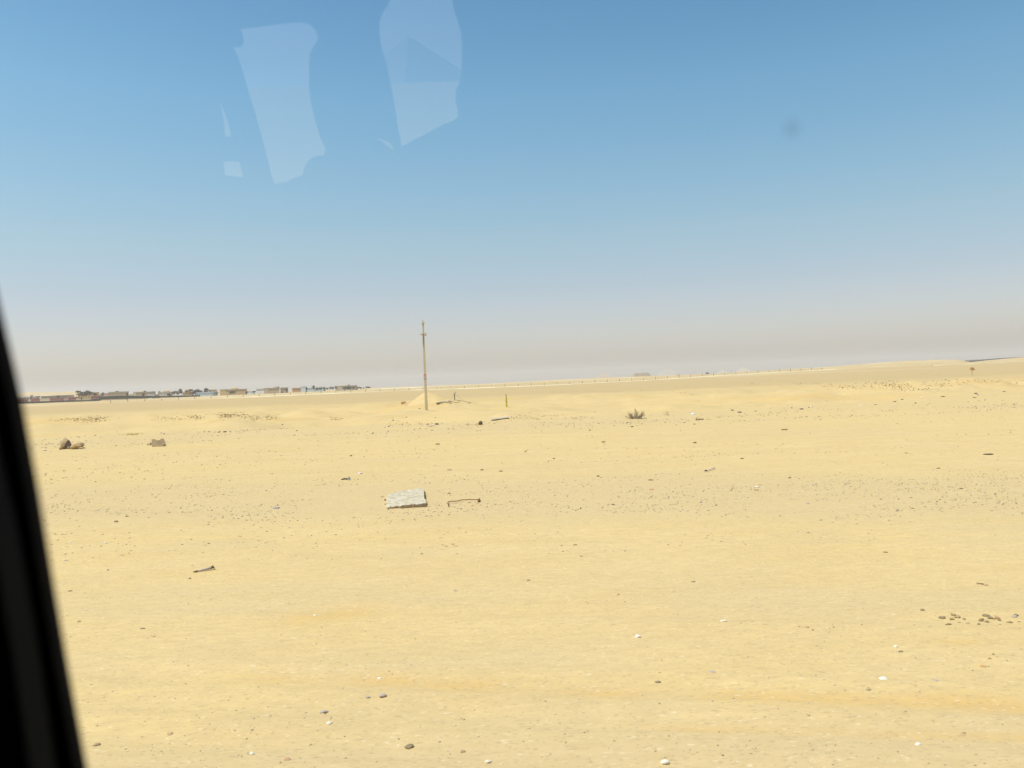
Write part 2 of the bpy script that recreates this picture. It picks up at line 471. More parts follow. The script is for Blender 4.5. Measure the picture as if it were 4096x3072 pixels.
stones = [
 (759,2315,14,8,'dark','dark pebble right of the pale stick on the left sand'),
 (463,2088,20,12,'brown','brown stone with a pale top left of the small brown sliver'),
 (507,2066,22,7,'brown','thin brown stone sliver up and right of the pale topped stone'),
 (421,2173,14,10,'white','small bright white stone on the left sand'),
 (264,2243,20,9,'lilac','flat lilac grey stone near the window pillar'),
 (1404,1824,12,9,'olive','small olive stone above the upright grey shard'),
 (1750,1778,20,9,'olive','flat olive stone in the smooth sand below the pole'),
 (1799,1880,24,9,'tan','flat tan stone above the rusty bent rod'),
 (1927,1881,18,10,'brown','brown lump left of the thin dark chip above the rod'),
 (2003,1886,16,6,'dark','thin dark chip above the right end of the rusty rod'),
 (1795,1975,16,9,'brown','round brown stone between the slab and the rusty rod'),
 (1889,2024,14,8,'orange','small orange stone just below the rusty rod'),
 (1104,2033,38,13,'lilac','large flat lilac grey stone left of the concrete slab'),
 (2528,1708,14,8,'dark','dark stone on the flat just below the green bush'),
 (2359,1722,9,6,'dark','small dark stone down and left of the green bush'),
 (2414,1769,20,9,'brown','brown stone with a pale chip beside it below the bush'),
 (2418,1758,12,5,'white','pale chip touching the brown stone below the bush'),
 (2341,1741,19,7,'white','long white chip left of the bush on the flat'),
 (2779,1771,20,8,'brown','flat brown stone alone on the sand right of the bush'),
 (2969,1835,22,6,'dark','thin dark stone above the end of the lavender stick'),
 (2215,1835,16,7,'dark','dark flat stone left of a pair of tiny ones'),
 (2608,1959,24,14,'orange','rounded orange stone in the middle of the gravel band'),
 (2604,1921,24,5,'dark','thin dark splinter just above the rounded orange stone'),
 (2391,1906,16,7,'dark','dark stone up and left of the orange stone'),
 (3039,1940,16,8,'orange','small orange stone directly above a white one'),
 (3027,1949,28,9,'white','pale white stone between two small orange stones'),
 (3025,1961,22,6,'brown','reddish brown stone directly under the pale white stone'),
 (2803,2011,16,9,'lilac','blue grey stone right of the rounded orange stone'),
 (2451,2019,14,7,'dark','dark round stone below the orange stone to its left'),
 (2300,2180,18,6,'dark','dark flat stone in the empty sand right of the reddish chips'),
 (2325,2226,18,6,'brown','brown flat stone just below the dark flat one'),
 (2773,2328,20,5,'dark','thin dark stone in the smooth sand right of centre'),
 (2113,2322,20,9,'olive','olive stone at the middle of the near sand'),
 (3750,1874,22,6,'dark','small dark flat stone down and left of the long black strip'),
 (3158,1912,18,6,'dark','dark flat stone right of the pale lavender stick'),
 (3624,1813,18,6,'olive','olive stone with a pale chip above it on the right'),
 (3542,2210,22,8,'dark','lone dark stone on the smooth right hand sand'),
 (3845,1955,22,5,'dark','thin dark stone lowest of the right hand gravel'),
 (3644,1992,16,6,'brown','brown stone in the right gravel left of the thin dark one'),
 (3590,2044,18,7,'brown','brown stone lowest left in the right gravel'),
 (3232,2014,18,9,'lilac','grey stone under the gravel right of centre'),
 (2554,2549,30,22,'white','white stone with a shaded brown underside on the near sand'),
 (2661,3052,48,26,'white','largest bright white stone at the bottom edge'),
 (1955,3048,36,16,'white','white stone at the bottom edge left of the largest one'),
 (2895,2485,28,12,'white','white stone up and right of the one with a brown underside'),
 (2849,2688,28,10,'lilac','dark grey stone right of the orange wheel track'),
 (2631,2728,28,6,'dark','thin dark stone on the orange wheel track'),
 (1532,2785,44,20,'lilac','grey lilac crumpled lump below the orange track'),
 (1473,2789,24,10,'lilac','small grey stone left of the crumpled grey lump'),
 (1297,2850,50,20,'lilac','wide flat grey shard above a white stone'),
 (1318,2894,32,16,'white','white stone just below the wide flat grey shard'),
 (1519,2714,20,9,'white','small white stone lying in the orange track'),
 (1635,2989,42,20,'dark','darkest stone near the bottom edge left of centre'),
 (1850,3008,24,12,'brown','brown stone right of the darkest stone near the bottom'),
 (1007,3017,30,18,'white','white stone at the bottom left beyond the pillar'),
 (683,2936,32,12,'red','reddish flat stone at lower left'),
 (382,2982,40,16,'brown','brown grey stone closest to the window pillar at the bottom'),
 (1149,3040,30,9,'red','reddish sliver at the bottom edge left of centre'),
 (1260,2462,20,8,'white','pale stone on the orange patch at lower left'),
 (1820,2364,20,9,'lilac','small grey stone above the middle of the near sand'),
 (282,2364,20,6,'dark','thin dark stone beside the pillar half way down the sand'),
 (572,2515,24,6,'dark','thin dark sliver above the small orange patch'),
 (317,2487,20,8,'brown','brown stone near the pillar below the thin dark stone'),
 (613,2547,26,10,'orange','orange lump in the small orange patch at left'),
 (3768,2472,34,14,'dark','dark stone heading the row of stones on the right'),
 (3814,2462,24,16,'brown','brown stone next to the dark one heading the right row'),
 (3944,2464,34,13,'dark','dark stone in the middle of the right row'),
 (3988,2474,28,15,'red','reddish stone touching the middle of the right row'),
 (4058,2467,30,13,'lilac','grey stone at the right end of the stone row'),
 (3690,2441,24,10,'dark','dark stone up and left of the right row'),
 (3872,2495,22,8,'brown','small brown stone below the right row'),
 (3935,2668,28,18,'orange','orange stone alone near the right edge'),
 (3603,2606,28,7,'dark','thin dark stone left of the lone orange stone'),
 (3583,2586,20,10,'white','small white stone just above the thin dark one at right'),
 (3535,2716,40,11,'white','long white stone at lower right'),
 (3743,2723,24,9,'lilac','grey stone right of the long white stone'),
 (3229,2510,18,9,'red','reddish pebble left of a cluster of tiny dark ones'),
 (3670,2979,30,9,'white','pale flat stone near the bottom right'),
 (3474,2760,24,9,'olive','olive grey stone below the long white stone'),
 (3940,2340,30,9,'red','reddish brown stone with a dark stem above the right row'),
]
for a in stones: stone(*a)

# debris strung along the edge of the verge
debris = [
 (2930,1642,15,7,'black','first black lump of debris right of the white plastic'),
 (2958,1650,24,7,'black','widest black lump of debris right of the white plastic'),
 (3022,1645,12,5,'black','third black lump along the verge edge'),
 (3167,1632,9,5,'black','small dark lump beside pale scraps on the verge edge'),
 (3206,1637,20,6,'black','dark lump lying on a pale scrap at the verge edge'),
 (3236,1630,9,6,'black','small dark lump touching a pink scrap'),
 (3245,1628,12,9,'pink','pink scrap beside the small dark lump'),
 (3447,1622,24,4,'white','long pale scrap on the verge edge right of the pink one'),
 (3502,1619,12,4,'black','thin dark scrap following the long pale scrap'),
 (3579,1607,16,5,'black','dark flat lump before the second pink scrap'),
 (3609,1598,15,5,'black','dark flat lump just left of the second pink scrap'),
 (3683,1593,16,9,'pink','second pink scrap far along the verge edge'),
 (3771,1587,22,5,'black','dark arc shaped lump right of the second pink scrap'),
 (3903,1575,16,7,'black','black lump leaning on a lilac scrap at far right'),
 (3910,1580,12,7,'lilac','lilac scrap under the black lump at far right'),
 (3898,1591,18,4,'black','thin dark scrap under the lilac one'),
 (4016,1567,18,4,'black','dark strip at the right edge of the verge'),
 (1538,1709,14,8,'pink','pale pinkish scrap left of the small dark lump by the heap'),
 (1556,1706,10,6,'black','small dark lump right of the pale pinkish scrap'),
 (1712,1697,14,5,'black','left dark rim of the half buried bag under the pole'),
 (1748,1697,20,6,'black','right dark rim of the half buried bag under the pole'),
 (1730,1703,20,8,'pink','pinkish bag half buried in sand below the pole'),
 (1873,1697,12,5,'brown','brown scrap left of the dark round rock'),
 (1908,1697,10,5,'tan','tan scrap touching the dark round rock'),
 (1978,1694,9,5,'brown','brown scrap right of the dark round rock'),
 (1622,1633,0,0,None,None),
 (1678,1634,8,4,'brown','brown chip on the sand left of the pole foot'),
 (1742,1671,6,4,'black','dark chip below and right of the pole foot'),
 (876,1729,16,5,'black','left black twig scrap on the smooth sand at left'),
 (900,1728,20,7,'black','right black twig scrap on the smooth sand at left'),
 (1187,1723,12,4,'black','thin black scrap alone left of the verge stones'),
 (3926+24,1818,50,8,'black','long black strip lying on the right hand sand'),
]
for a in debris:
    if a[4]: stone(*a, name='scrap', cat='scrap')

tag(rock_mesh('rock', .30, .26, .30, 9, mat_=smat('dark'), rough=.5), 'dark jagged round rock on the verge edge right of the pole', 'rock')
o = bpy.data.objects['rock']; g = G(1922, 1699); o.location = (g.x, g.y, g.z + .08); o.scale = (.36, .36, .42)

def rodpath(pix, rad, name, m, label, cat, lift=0.02, parent=None, n=6):
    pts = []
    for p in pix:
        g = G(p[0], p[1]); pts.append(Vector((g.x, g.y, g.z + (p[2] if len(p) > 2 else lift))))
    o = MB().tube(pts, rad, n).build(name, m, parent, smooth=True)
    if label: tag(o, label, cat)
    return o

# rusty rod with hooked ends
rust = cm('rust', (.20, .085, .035), (.32, .16, .07), scale=30, bump=.3)
r0 = empty('rusty_rod', G(1850, 2010)); tag(r0, 'bent rusty iron rod with hooked ends lying right of the slab', 'rod')
def rel(o, root): o.location = -Vector(root.location); o.parent = root; return o
o = rodpath([(1794, 2030), (1792, 2015), (1797, 2012), (1835, 2010), (1844, 2006), (1880, 2004), (1914, 2005)], .009, 'shaft', rust, None, None, .03)
rel(o, r0)
o = rodpath([(1914, 2010), (1917, 2006), (1918, 2002)], .018, 'hook', rust, None, None, .03); rel(o, r0)

# sticks
wood_p = cm('bleached_wood', (.62, .52, .46), (.46, .36, .30), scale=20, stretch=(6, 1, 1), bump=.4)
wood_b = cm('brown_wood', (.26, .17, .09), (.17, .10, .05), scale=20, bump=.4)
t0 = empty('stick', G(815, 2283)); tag(t0, 'pale bleached stick with brown ends lying on the left sand', 'stick')
rel(rodpath([(790, 2288, .015), (815, 2284, .02), (845, 2280, .025)], [.012, .016, .017], 'bark', wood_p, None, None), t0)
rel(rodpath([(845, 2280, .025), (852, 2277, .035), (857, 2279, .02)], [.018, .02, .008], 'broken_end', wood_b, None, None), t0)
rel(rodpath([(790, 2288, .015), (780, 2290, .01), (773, 2290, .01)], [.012, .010, .005], 'tip', wood_b, None, None), t0)
lav = cm('lavender_plastic', (.72, .60, .60), (.60, .48, .48), scale=12)
t0 = empty('pipe', G(2842, 1882)); tag(t0, 'thin lavender grey pipe slanting on the sand with a dark end', 'pipe')
rel(rodpath([(2826, 1887), (2860, 1876)], .012, 'tube', lav, None, None, .03), t0)
rel(rodpath([(2820, 1888), (2827, 1887)], .018, 'dark_end', smat('dark'), None, None, .03), t0)
tag(rodpath([(2784, 1681), (2796, 1679), (2814, 1679)], .035, 'stick', smat('brown'), None, None, .03), 'brown stick on the sand below the white plastic', 'stick')
tag(rodpath([(3125, 1720), (3150, 1720)], .025, 'stick', smat('brown'), None, None, .02), 'thin brown stick on the empty flat right of the bush', 'stick')
tag(rodpath([(1366, 1920, .01), (1378, 1918, .02), (1391, 1919, .02)], .02, 'stick', smat('dark'), None, None), 'thin black stick at the foot of the upright grey shard', 'stick')
tag(rodpath([(3906, 2338, .015), (3935, 2340, .01)], .005, 'stick', smat('dark'), None, None), 'thin dark stem beside the reddish brown stone at right', 'stick')
# upright grey shard
g = G(1394, 1921); k = g.y / FPX
sh = MB().prism([(-6 * k, 0), (8 * k, 0), (7 * k, 10 * k), (3 * k, 15 * k), (-1 * k, 12 * k), (-4 * k, 5 * k)], 4 * k).build('shard', cm('grey_blue_plastic', (.50, .54, .52), (.25, .27, .26), scale=30))
sh.location = g; tag(sh, 'small upright blue grey shard with a dark tip in the gravel', 'shard')
# reddish chips
for (px, py, ww, hh, lab) in ((1783, 2186, 18, 7, 'left reddish chip of the three below the slab'), (1812, 2177, 22, 5, 'upper reddish chip of the three below the slab'), (1822, 2185, 20, 6, 'right reddish chip of the three below the slab')):
    stone(px, py, ww, hh, 'red', lab, name='chip', cat='chip', group='reddish chips below the slab')
for (px, py, lab) in ((1441, 1896, 'pale crumpled scrap right of the upright shard'), (282, 2170, 'pale blue strip of litter near the pillar'), (178, 1802, 'pale lilac scrap between the pillar and the broken rock')):
    stone(px, py, 22, 6 if px < 1000 else 14, 'pink' if px != 282 else 'white', lab, name='scrap', cat='scrap')

# white plastic
g = G(2771, 1659); k = g.y / FPX
wp = MB().add([(-12 * k, 0, 12 * k), (-4 * k, 3 * k, 7 * k), (6 * k, 0, 6 * k), (12 * k, 2 * k, 9 * k), (10 * k, 0, 1 * k), (-2 * k, -2 * k, .5 * k), (-8 * k, 0, 5 * k), (0, 6 * k, 3 * k)],
             [(0, 1, 6), (1, 2, 5, 6), (2, 3, 4, 5), (1, 7, 2), (2, 7, 3), (0, 7, 1), (3, 7, 4), (6, 7, 0), (5, 7, 6), (4, 7, 5)]).build('plastic_bag', cm('white_plastic', (.85, .85, .84), (.72, .72, .72), rough=.5))
wp.location = g; tag(wp, 'crumpled white plastic bag on the sand right of the bush', 'plastic bag')

# long white plank
a = G(1964, 1682); b = G(2034, 1673)
dirv = (b - a); L_ = dirv.length; ang_ = math.atan2(dirv.y, dirv.x)
pl = MB().box(0, L_, -.16, .16, 0, .09, .99, .8).build('plank', cm('pale_plank', (.72, .63, .47), (.62, .52, .36), scale=6))
pl.location = (a.x, a.y, min(a.z, h1(a.x, a.y)) + .04); pl.rotation_euler = (0, -math.atan2(b.z - a.z, L_), ang_)
tag(pl, 'long pale plank lying flat below the yellow marker', 'plank')

# ------------------------------------------------------------------ concrete slab
def slab():
    quad = [G(1545, 2035), G(1703, 2026), G(1693, 1964), G(1549, 1984)]
    c = sum((q for q in quad), Vector()) / 4
    root = empty('concrete_slab', c); tag(root, 'pale grey broken concrete slab with a dark brown front edge', 'slab')
    n = 26
    def P(s, t_): return quad[0] * (1 - s) * (1 - t_) + quad[1] * s * (1 - t_) + quad[2] * s * t_ + quad[3] * (1 - s) * t_
    vs = []; fs = []; top = []
    for j in range(n + 1):
        for i in range(n + 1):
            s, t_ = i / n, j / n
            js = .018 * float(vnoise(np.array([t_ * 9.0]), np.array([s * 3.]), 5)[0]) * 2 * (i in (0, n))
            p = P(s + js, t_ + .03 * float(vnoise(np.array([s * 11.0]), np.array([t_ * 2.]), 6)[0]) * (j in (0, n)))
            z = .045 + .03 * s + .022 * float(fbm(np.array([s * 9.]), np.array([t_ * 9.]), 7, 3)[0])
            if j == 0: z -= .02
            vs.append(Vector((p.x, p.y, p.z + z)) - c)
    m = n + 1
    for j in range(n):
        for i in range(n): fs.append((j * m + i, j * m + i + 1, (j + 1) * m + i + 1, (j + 1) * m + i))
    rim = [i for i in range(m)] + [j * m + n for j in range(1, m)] + [n * m + i for i in range(n - 1, -1, -1)] + [j * m for j in range(n - 1, 0, -1)]
    bl = len(vs)
    for r_ in rim: v = vs[r_]; vs.append(Vector((v.x, v.y, v.z - .16)))
    for k_ in range(len(rim)):
        a_, b_ = rim[k_], rim[(k_ + 1) % len(rim)]; fs.append((a_, bl + k_, bl + (k_ + 1) % len(rim), b_))
    mt = mat('weathered_concrete', (.54, .465, .345), (.40, .31, .18), scale=9, bump=.7, stretch=(1, 1, 1), detail=8, lo=.42, hi=.68)
    mesh_obj('top', vs, [tuple(reversed(f)) for f in fs], mt, root)
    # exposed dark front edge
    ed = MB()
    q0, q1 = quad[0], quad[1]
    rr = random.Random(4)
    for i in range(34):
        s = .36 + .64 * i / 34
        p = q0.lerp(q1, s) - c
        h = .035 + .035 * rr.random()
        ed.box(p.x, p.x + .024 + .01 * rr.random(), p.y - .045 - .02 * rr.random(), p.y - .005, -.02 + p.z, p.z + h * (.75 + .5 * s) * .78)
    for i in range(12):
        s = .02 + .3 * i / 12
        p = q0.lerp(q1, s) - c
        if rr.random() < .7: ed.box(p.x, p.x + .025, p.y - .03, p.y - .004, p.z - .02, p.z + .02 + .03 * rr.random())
    ed.build('front_edge', mat('brown_concrete', (.24, .18, .12), (.42, .29, .16), scale=20, bump=.5), root)
slab()
for (px, py, ww, hh, cc, lab) in ((1541, 2002, 9, 12, 'dark', 'dark chip against the left edge of the slab'), (1541, 2018, 9, 8, 'dark', 'lower dark chip against the left edge of the slab'),
        (1528, 1988, 20, 7, 'tan', 'yellowish chip left of the slab'), (1691, 1982, 10, 6, 'dark', 'dark chip on the right edge of the slab'), (1711, 2029, 8, 7, 'orange', 'small orange chip at the right corner of the slab')):
    stone(px, py, ww, hh, cc, lab, name='chip', cat='chip')

# ------------------------------------------------------------------ broken rocks on the left
def left_rocks():
    g = G(262, 1796); k = g.y / FPX
    root = empty('broken_rock', g); tag(root, 'upright broken rock, sunlit pale on the left and shaded dark purple brown on the right', 'rock')
    o = rock_mesh('lit_side', 17 * k, 12 * k, 23 * k, 21, 3, .35, cm('lit_cream_rock', (.60, .46, .26), (.50, .37, .20), scale=6, bump=.6), root); o.location = (-9 * k, 6 * k, 20 * k); o.rotation_euler = (0, -.25, 0)
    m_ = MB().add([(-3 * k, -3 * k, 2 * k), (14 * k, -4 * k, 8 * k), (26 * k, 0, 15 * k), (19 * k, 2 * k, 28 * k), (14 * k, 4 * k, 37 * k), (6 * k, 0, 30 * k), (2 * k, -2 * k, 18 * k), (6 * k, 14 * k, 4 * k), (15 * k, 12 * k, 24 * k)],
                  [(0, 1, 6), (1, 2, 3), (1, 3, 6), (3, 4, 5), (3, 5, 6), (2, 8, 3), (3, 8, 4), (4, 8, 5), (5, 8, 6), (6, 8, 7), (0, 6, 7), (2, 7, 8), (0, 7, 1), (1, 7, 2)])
    m_.build('shaded_side', cm('shaded_purple_rock', (.085, .05, .04), (.16, .10, .075), scale=14, bump=.6), root)  # sun from the left painted in: pale left half, dark shaded right half
    o = rock_mesh('foot', 10 * k, 6 * k, 7 * k, 23, 2, .5, smat('brown'), root); o.location = (-14 * k, -2 * k, 3 * k)
    o = rock_mesh('foot', 9 * k, 6 * k, 6 * k, 24, 2, .5, smat('olive'), root); o.location = (15 * k, -1 * k, 5 * k)
    g = G(308, 1795)
    root = empty('brown_rock', g); tag(root, 'tawny brown layered rock right of the broken upright rock', 'rock')
    o = rock_mesh('block', 26 * k, 10 * k, 11 * k, 31, 3, .4, cm('tawny_rock', (.30, .18, .07), (.44, .30, .14), scale=14, bump=.7), root); o.location = (0, 0, 9 * k); o.rotation_euler = (0, -.32, 0)
    o = rock_mesh('upper_block', 14 * k, 8 * k, 9 * k, 32, 3, .4, cm('buff_rock', (.46, .35, .20), (.36, .26, .14), scale=14, bump=.7), root); o.location = (12 * k, 3 * k, 16 * k)
    MB().tube([(20 * k, -3 * k, 7 * k), (26 * k, -3 * k, 5 * k), (34 * k, -3 * k, 4 * k)], [2 * k, 1.6 * k, k]).build('splinter', smat('brown'), root)
    # grey brown plate with a notched top
    g = G(637, 1786); k = g.y / FPX
    root = empty('broken_board', g); tag(root, 'grey brown board with a notched top standing in the sand', 'board')
    pol = [(-29, 0), (-29, 28), (-22, 31), (-18, 31), (-14, 27), (-4, 24), (0, 24), (3, 25), (7, 30), (10, 32), (17, 30), (19, 25), (22, 14), (24, 5), (18, 2), (-4, 0)]
    MB().prism([(x * k, z * k) for x, z in pol], 5 * k).build('face', mat('board_face', (.56, .43, .27), (.48, .37, .25), scale=3, detail=6), root)
    MB().tube([(-6 * k, -1.2 * k, 22.5 * k), (-2 * k, -1.2 * k, 24 * k), (2 * k, -1.2 * k, 24.4 * k)], .9 * k).build('notch_edge', smat('dark'), root)
    MB().add([(14 * k, -2 * k, 1 * k), (24 * k, -4 * k, 1 * k), (33 * k, -4 * k, 8 * k), (24 * k, -3 * k, 7 * k), (18 * k, 2 * k, 3 * k)], [(0, 1, 2, 3), (0, 3, 4), (3, 2, 4), (2, 1, 4), (1, 0, 4)]).build('torn_corner', smat('dark'), root)
    g = G(600, 1782)
    root = empty('twig', g); tag(root, 'tangle of brown twigs against the left side of the board', 'twigs')
    rr = random.Random(3)
    mb = MB()
    for i in range(9):
        x0 = rr.uniform(-12, 8); mb.tube([(x0 * k, rr.uniform(-3, 3) * k, 0), ((x0 + rr.uniform(-4, 6)) * k, 0, rr.uniform(4, 10) * k), ((x0 + rr.uniform(2, 12)) * k, 0, rr.uniform(2, 16) * k)], [1.1 * k, 1 * k, .5 * k], 5)
    mb.build('twigs', cm('twig', (.30, .19, .09), (.40, .28, .15)), root)
left_rocks()
# yellow patch of dry litter left of the black twig scraps
g = G(530, 1738); k = g.y / FPX
mb = MB(); rr = random.Random(8)
for i in range(160):
    a, b = rr.gauss(0, 14), rr.gauss(0, 2.2)
    x, y = a * k, b * k * 6
    z = h1(g.x + x, g.y + y) - g.z
    mb.tube([(x, y, z - .01), (x + rr.uniform(-2, 2) * k, y, z + rr.uniform(.5, 3.5) * k)], [.7 * k, .3 * k], 4)
o = mb.build('dry_grass', cm('dry_yellow_grass', (.62, .52, .17), (.50, .42, .16)))
o.location = g; tag(o, 'sparse patch of dry yellow grass above the notched board', 'grass')

# ------------------------------------------------------------------ bush
def bush(px, py, spec, label, name='desert_bush', seed=2, dense=1.0):
    g = G(px, py); k = g.y / FPX
    root = empty(name, g); tag(root, label, 'bush')
    rr = random.Random(seed)
    st = MB(); lf = MB(); gr = MB()
    def leaf(p, s):
        d = Vector((rr.uniform(-1, 1), rr.uniform(-1, 1), rr.uniform(-.2, 1.3))).normalized()
        e = d.cross(Vector((rr.uniform(-1, 1), rr.uniform(-1, 1), rr.uniform(-1, 1)))).normalized() * s * .32
        q = p + d * s
        lf.add([p - e * .6, p + d * s * .5 - e, q, p + d * s * .5 + e], [(0, 1, 2, 3)])
    for (tx, tz, spread, n) in spec:
        for i in range(int(n * dense)):
            tip = Vector(((tx + rr.gauss(0, spread)) * k, rr.gauss(0, spread * .8) * k, max(2, tz + rr.gauss(0, spread * .75)) * k))
            base = Vector((tx * .55 * k + rr.gauss(0, 5) * k, rr.gauss(0, 5) * k, 0))
            midp = base.lerp(tip, .5) + Vector((rr.gauss(0, 4), rr.gauss(0, 4), rr.uniform(-3, 3))) * k
            st.tube([base, midp, tip], [.55 * k, .42 * k, .2 * k], 4, False)
            for j in range(6):
                s_ = rr.uniform(.62, 1.05); p = midp.lerp(tip, (s_ - .5) * 2) if s_ > .5 else base.lerp(midp, s_ * 2)
                leaf(p, rr.uniform(1.2, 2.8) * k)
    for i in range(26 if dense > .9 else 0):
        x0 = rr.uniform(-20, 14)
        gr.tube([(x0 * k, rr.uniform(-4, 4) * k, 0), ((x0 + rr.uniform(-5, 5)) * k, rr.uniform(-4, 4) * k, rr.uniform(3, 12) * k)], [.6 * k, .3 * k], 4, False)
    st.build('stems', cm('bush_stem', (.34, .26, .15), (.44, .35, .24)), root)
    lf.build('leaves', cm('bush_leaf', (.52, .38, .20), (.38, .27, .13), scale=30), root)
    if dense > .9: gr.build('dead_twigs', cm('dead_twig', (.42, .34, .29), (.34, .26, .20)), root)
bush(2543, 1675, [(-1, 40, 1.6, 7), (3, 32, 3, 9), (7, 22, 4, 12), (-22, 20, 5.5, 24), (-28, 23, 3.5, 9), (-10, 9, 5, 12), (5, 8, 6, 16), (20, 13, 5, 12), (30, 20, 5, 18), (24, 25, 4, 6), (32, 28, 1.5, 4), (-40, 13, 3, 4)],
     'spiky olive brown desert bush growing on the verge edge')
bush(2668, 1661, [(0, 12, 2, 8), (1, 18, 2, 6), (-2, 6, 3, 5)], 'small wispy grey green plant right of the big bush', 'small_plant', 5, .4)

# ------------------------------------------------------------------ utility pole
def pole():
    g = G(1706, 1641); k = g.y / FPX
    top = 361 * k
    root = empty('utility_pole', g); tag(root, 'tall tan utility pole without wires standing in the sand', 'utility pole')
    conc = mat('pole_concrete', (.66, .54, .34), (.58, .48, .33), scale=1.6, stretch=(4, 4, .5), bump=.1)
    rustm = cm('bracket_rust', (.40, .21, .09), (.52, .33, .17), scale=20, bump=.4)
    darkm = cm('dark_iron', (.07, .06, .05), (.12, .10, .08))
    w0, w1 = 5.2 * k, 3.0 * k
    MB().box(-w0, w0, -w0, w0, -.3, 343 * k, w1 / w0, w1 / w0).build('shaft', conc, root)
    MB().box(-5.2 * k, 5.2 * k, -5 * k, 5 * k, 346 * k, 354.5 * k).build('cap', cm('cap_ceramic', (.70, .58, .38), (.60, .48, .30)), root)
    MB().box(-2.8 * k, 2.8 * k, -2.8 * k, 2.8 * k, 343.1 * k, 345.9 * k).build('collar', darkm, root)
    MB().tube([(0, 0, 354.5 * k), (0, 0, 358 * k)], .5 * k).tube([(0, 0, 358 * k), (0, 0, 361 * k)], 1.1 * k, 8).build('pin', darkm, root)
    zb = 302 * k
    MB().tube([(-10 * k, -4 * k, zb + 2 * k), (0, -4.5 * k, zb - 1 * k), (11 * k, -4 * k, zb - 2 * k)], 1.5 * k, 8).build('crossarm', rustm, root)
    MB().tube([(0, -4.2 * k, zb - 8 * k), (0, -4.2 * k, zb + 4 * k)], [3.0 * k, 4.4 * k], 10).build('clamp', rustm, root)
    for sx, zz in ((-10, 3), (11, -1)):
        MB().tube([(sx * k, -4 * k, zb + (zz - 3) * k), (sx * k, -4 * k, zb + (zz + 1.5) * k)], [2.0 * k, 1.5 * k], 8).build('insulator_seat', rustm, root)
    MB().tube([(8.6 * k, -4 * k, zb + 1 * k), (8.6 * k, -4 * k, zb + 4.5 * k), (8.6 * k, -4 * k, zb + 7 * k)], [1.0 * k, 1.8 * k, .5 * k], 8).build('insulator', darkm, root)
    MB().tube([(-1.5 * k, -4.3 * k, zb - 8 * k), (-2.6 * k, -4.4 * k, zb - 25 * k), (-3.4 * k, -4.2 * k, zb - 46 * k)], [1.3 * k, 1.1 * k, .4 * k], 6).build('cable_end', cm('old_cable', (.17, .10, .06), (.10, .07, .05)), root)
    zs = 139 * k
    sg = MB().box(-5.2 * k, 5.2 * k, -5.0 * k, -4.5 * k, zs - 5 * k, zs + 5 * k).build('warning_sign', cm('sign_red', (.72, .14, .09), (.62, .12, .08)), root)
    MB().prism([(-3.6 * k, zs - 3 * k), (3.6 * k, zs - 3 * k), (0, zs + 3.6 * k)], .2 * k, (0, -5.3 * k, 0)).build('white_triangle', cm('sign_white', (.82, .80, .76)), sg)
    MB().prism([(-.8 * k, zs - 1.9 * k), (.9 * k, zs - 1.9 * k), (.1 * k, zs + 1.0 * k)], .1 * k, (0, -5.45 * k, 0)).build('mark', M['sign_red'], sg)
    MB().box(-2.6 * k, 3.4 * k, -4.9 * k, -4.4 * k, zs - 11 * k, zs - 5.6 * k).build('lower_plate', cm('plate_pink', (.78, .62, .56), (.70, .50, .44)), root)
    MB().box(-4.9 * k, 4.9 * k, -4.9 * k, 4.9 * k, zs - 14 * k, zs - 12.4 * k).box(-6.3 * k, -4.95 * k, -5 * k, -2 * k, zs - 14.4 * k, zs - 12.2 * k).box(4.95 * k, 7 * k, -5 * k, -2 * k, zs - 14 * k, zs - 12.6 * k).build('band', darkm, root)
pole()

# ------------------------------------------------------------------ yellow marker
def marker():
    g = G(2026, 1629); k = g.y / FPX
    root = empty('marker_post', g); tag(root, 'short bright yellow marker post with a rod out of its top', 'marker post')
    yel = mat('marker_yellow', (.68, .54, .05), (.55, .46, .08), scale=3, rough=.6)
    MB().tube([(0, 0, -.1), (0, 0, 22 * k)], 3.7 * k, 10).tube([(0, 0, 24.2 * k), (0, 0, 40 * k), (-.2 * k, 0, 44 * k)], [3.6 * k, 3.3 * k, 2.4 * k], 10).build('sleeve', yel, root)
    MB().tube([(0, 0, 22 * k), (0, 0, 24.2 * k)], 3.75 * k, 10).build('grey_band', cm('band_grey', (.38, .38, .24), (.30, .30, .2)), root)
    MB().tube([(0, 0, 43 * k), (-.3 * k, 0, 53 * k)], 1.2 * k, 8).build('rod', cm('rod_brown', (.22, .13, .08)), root)
marker()

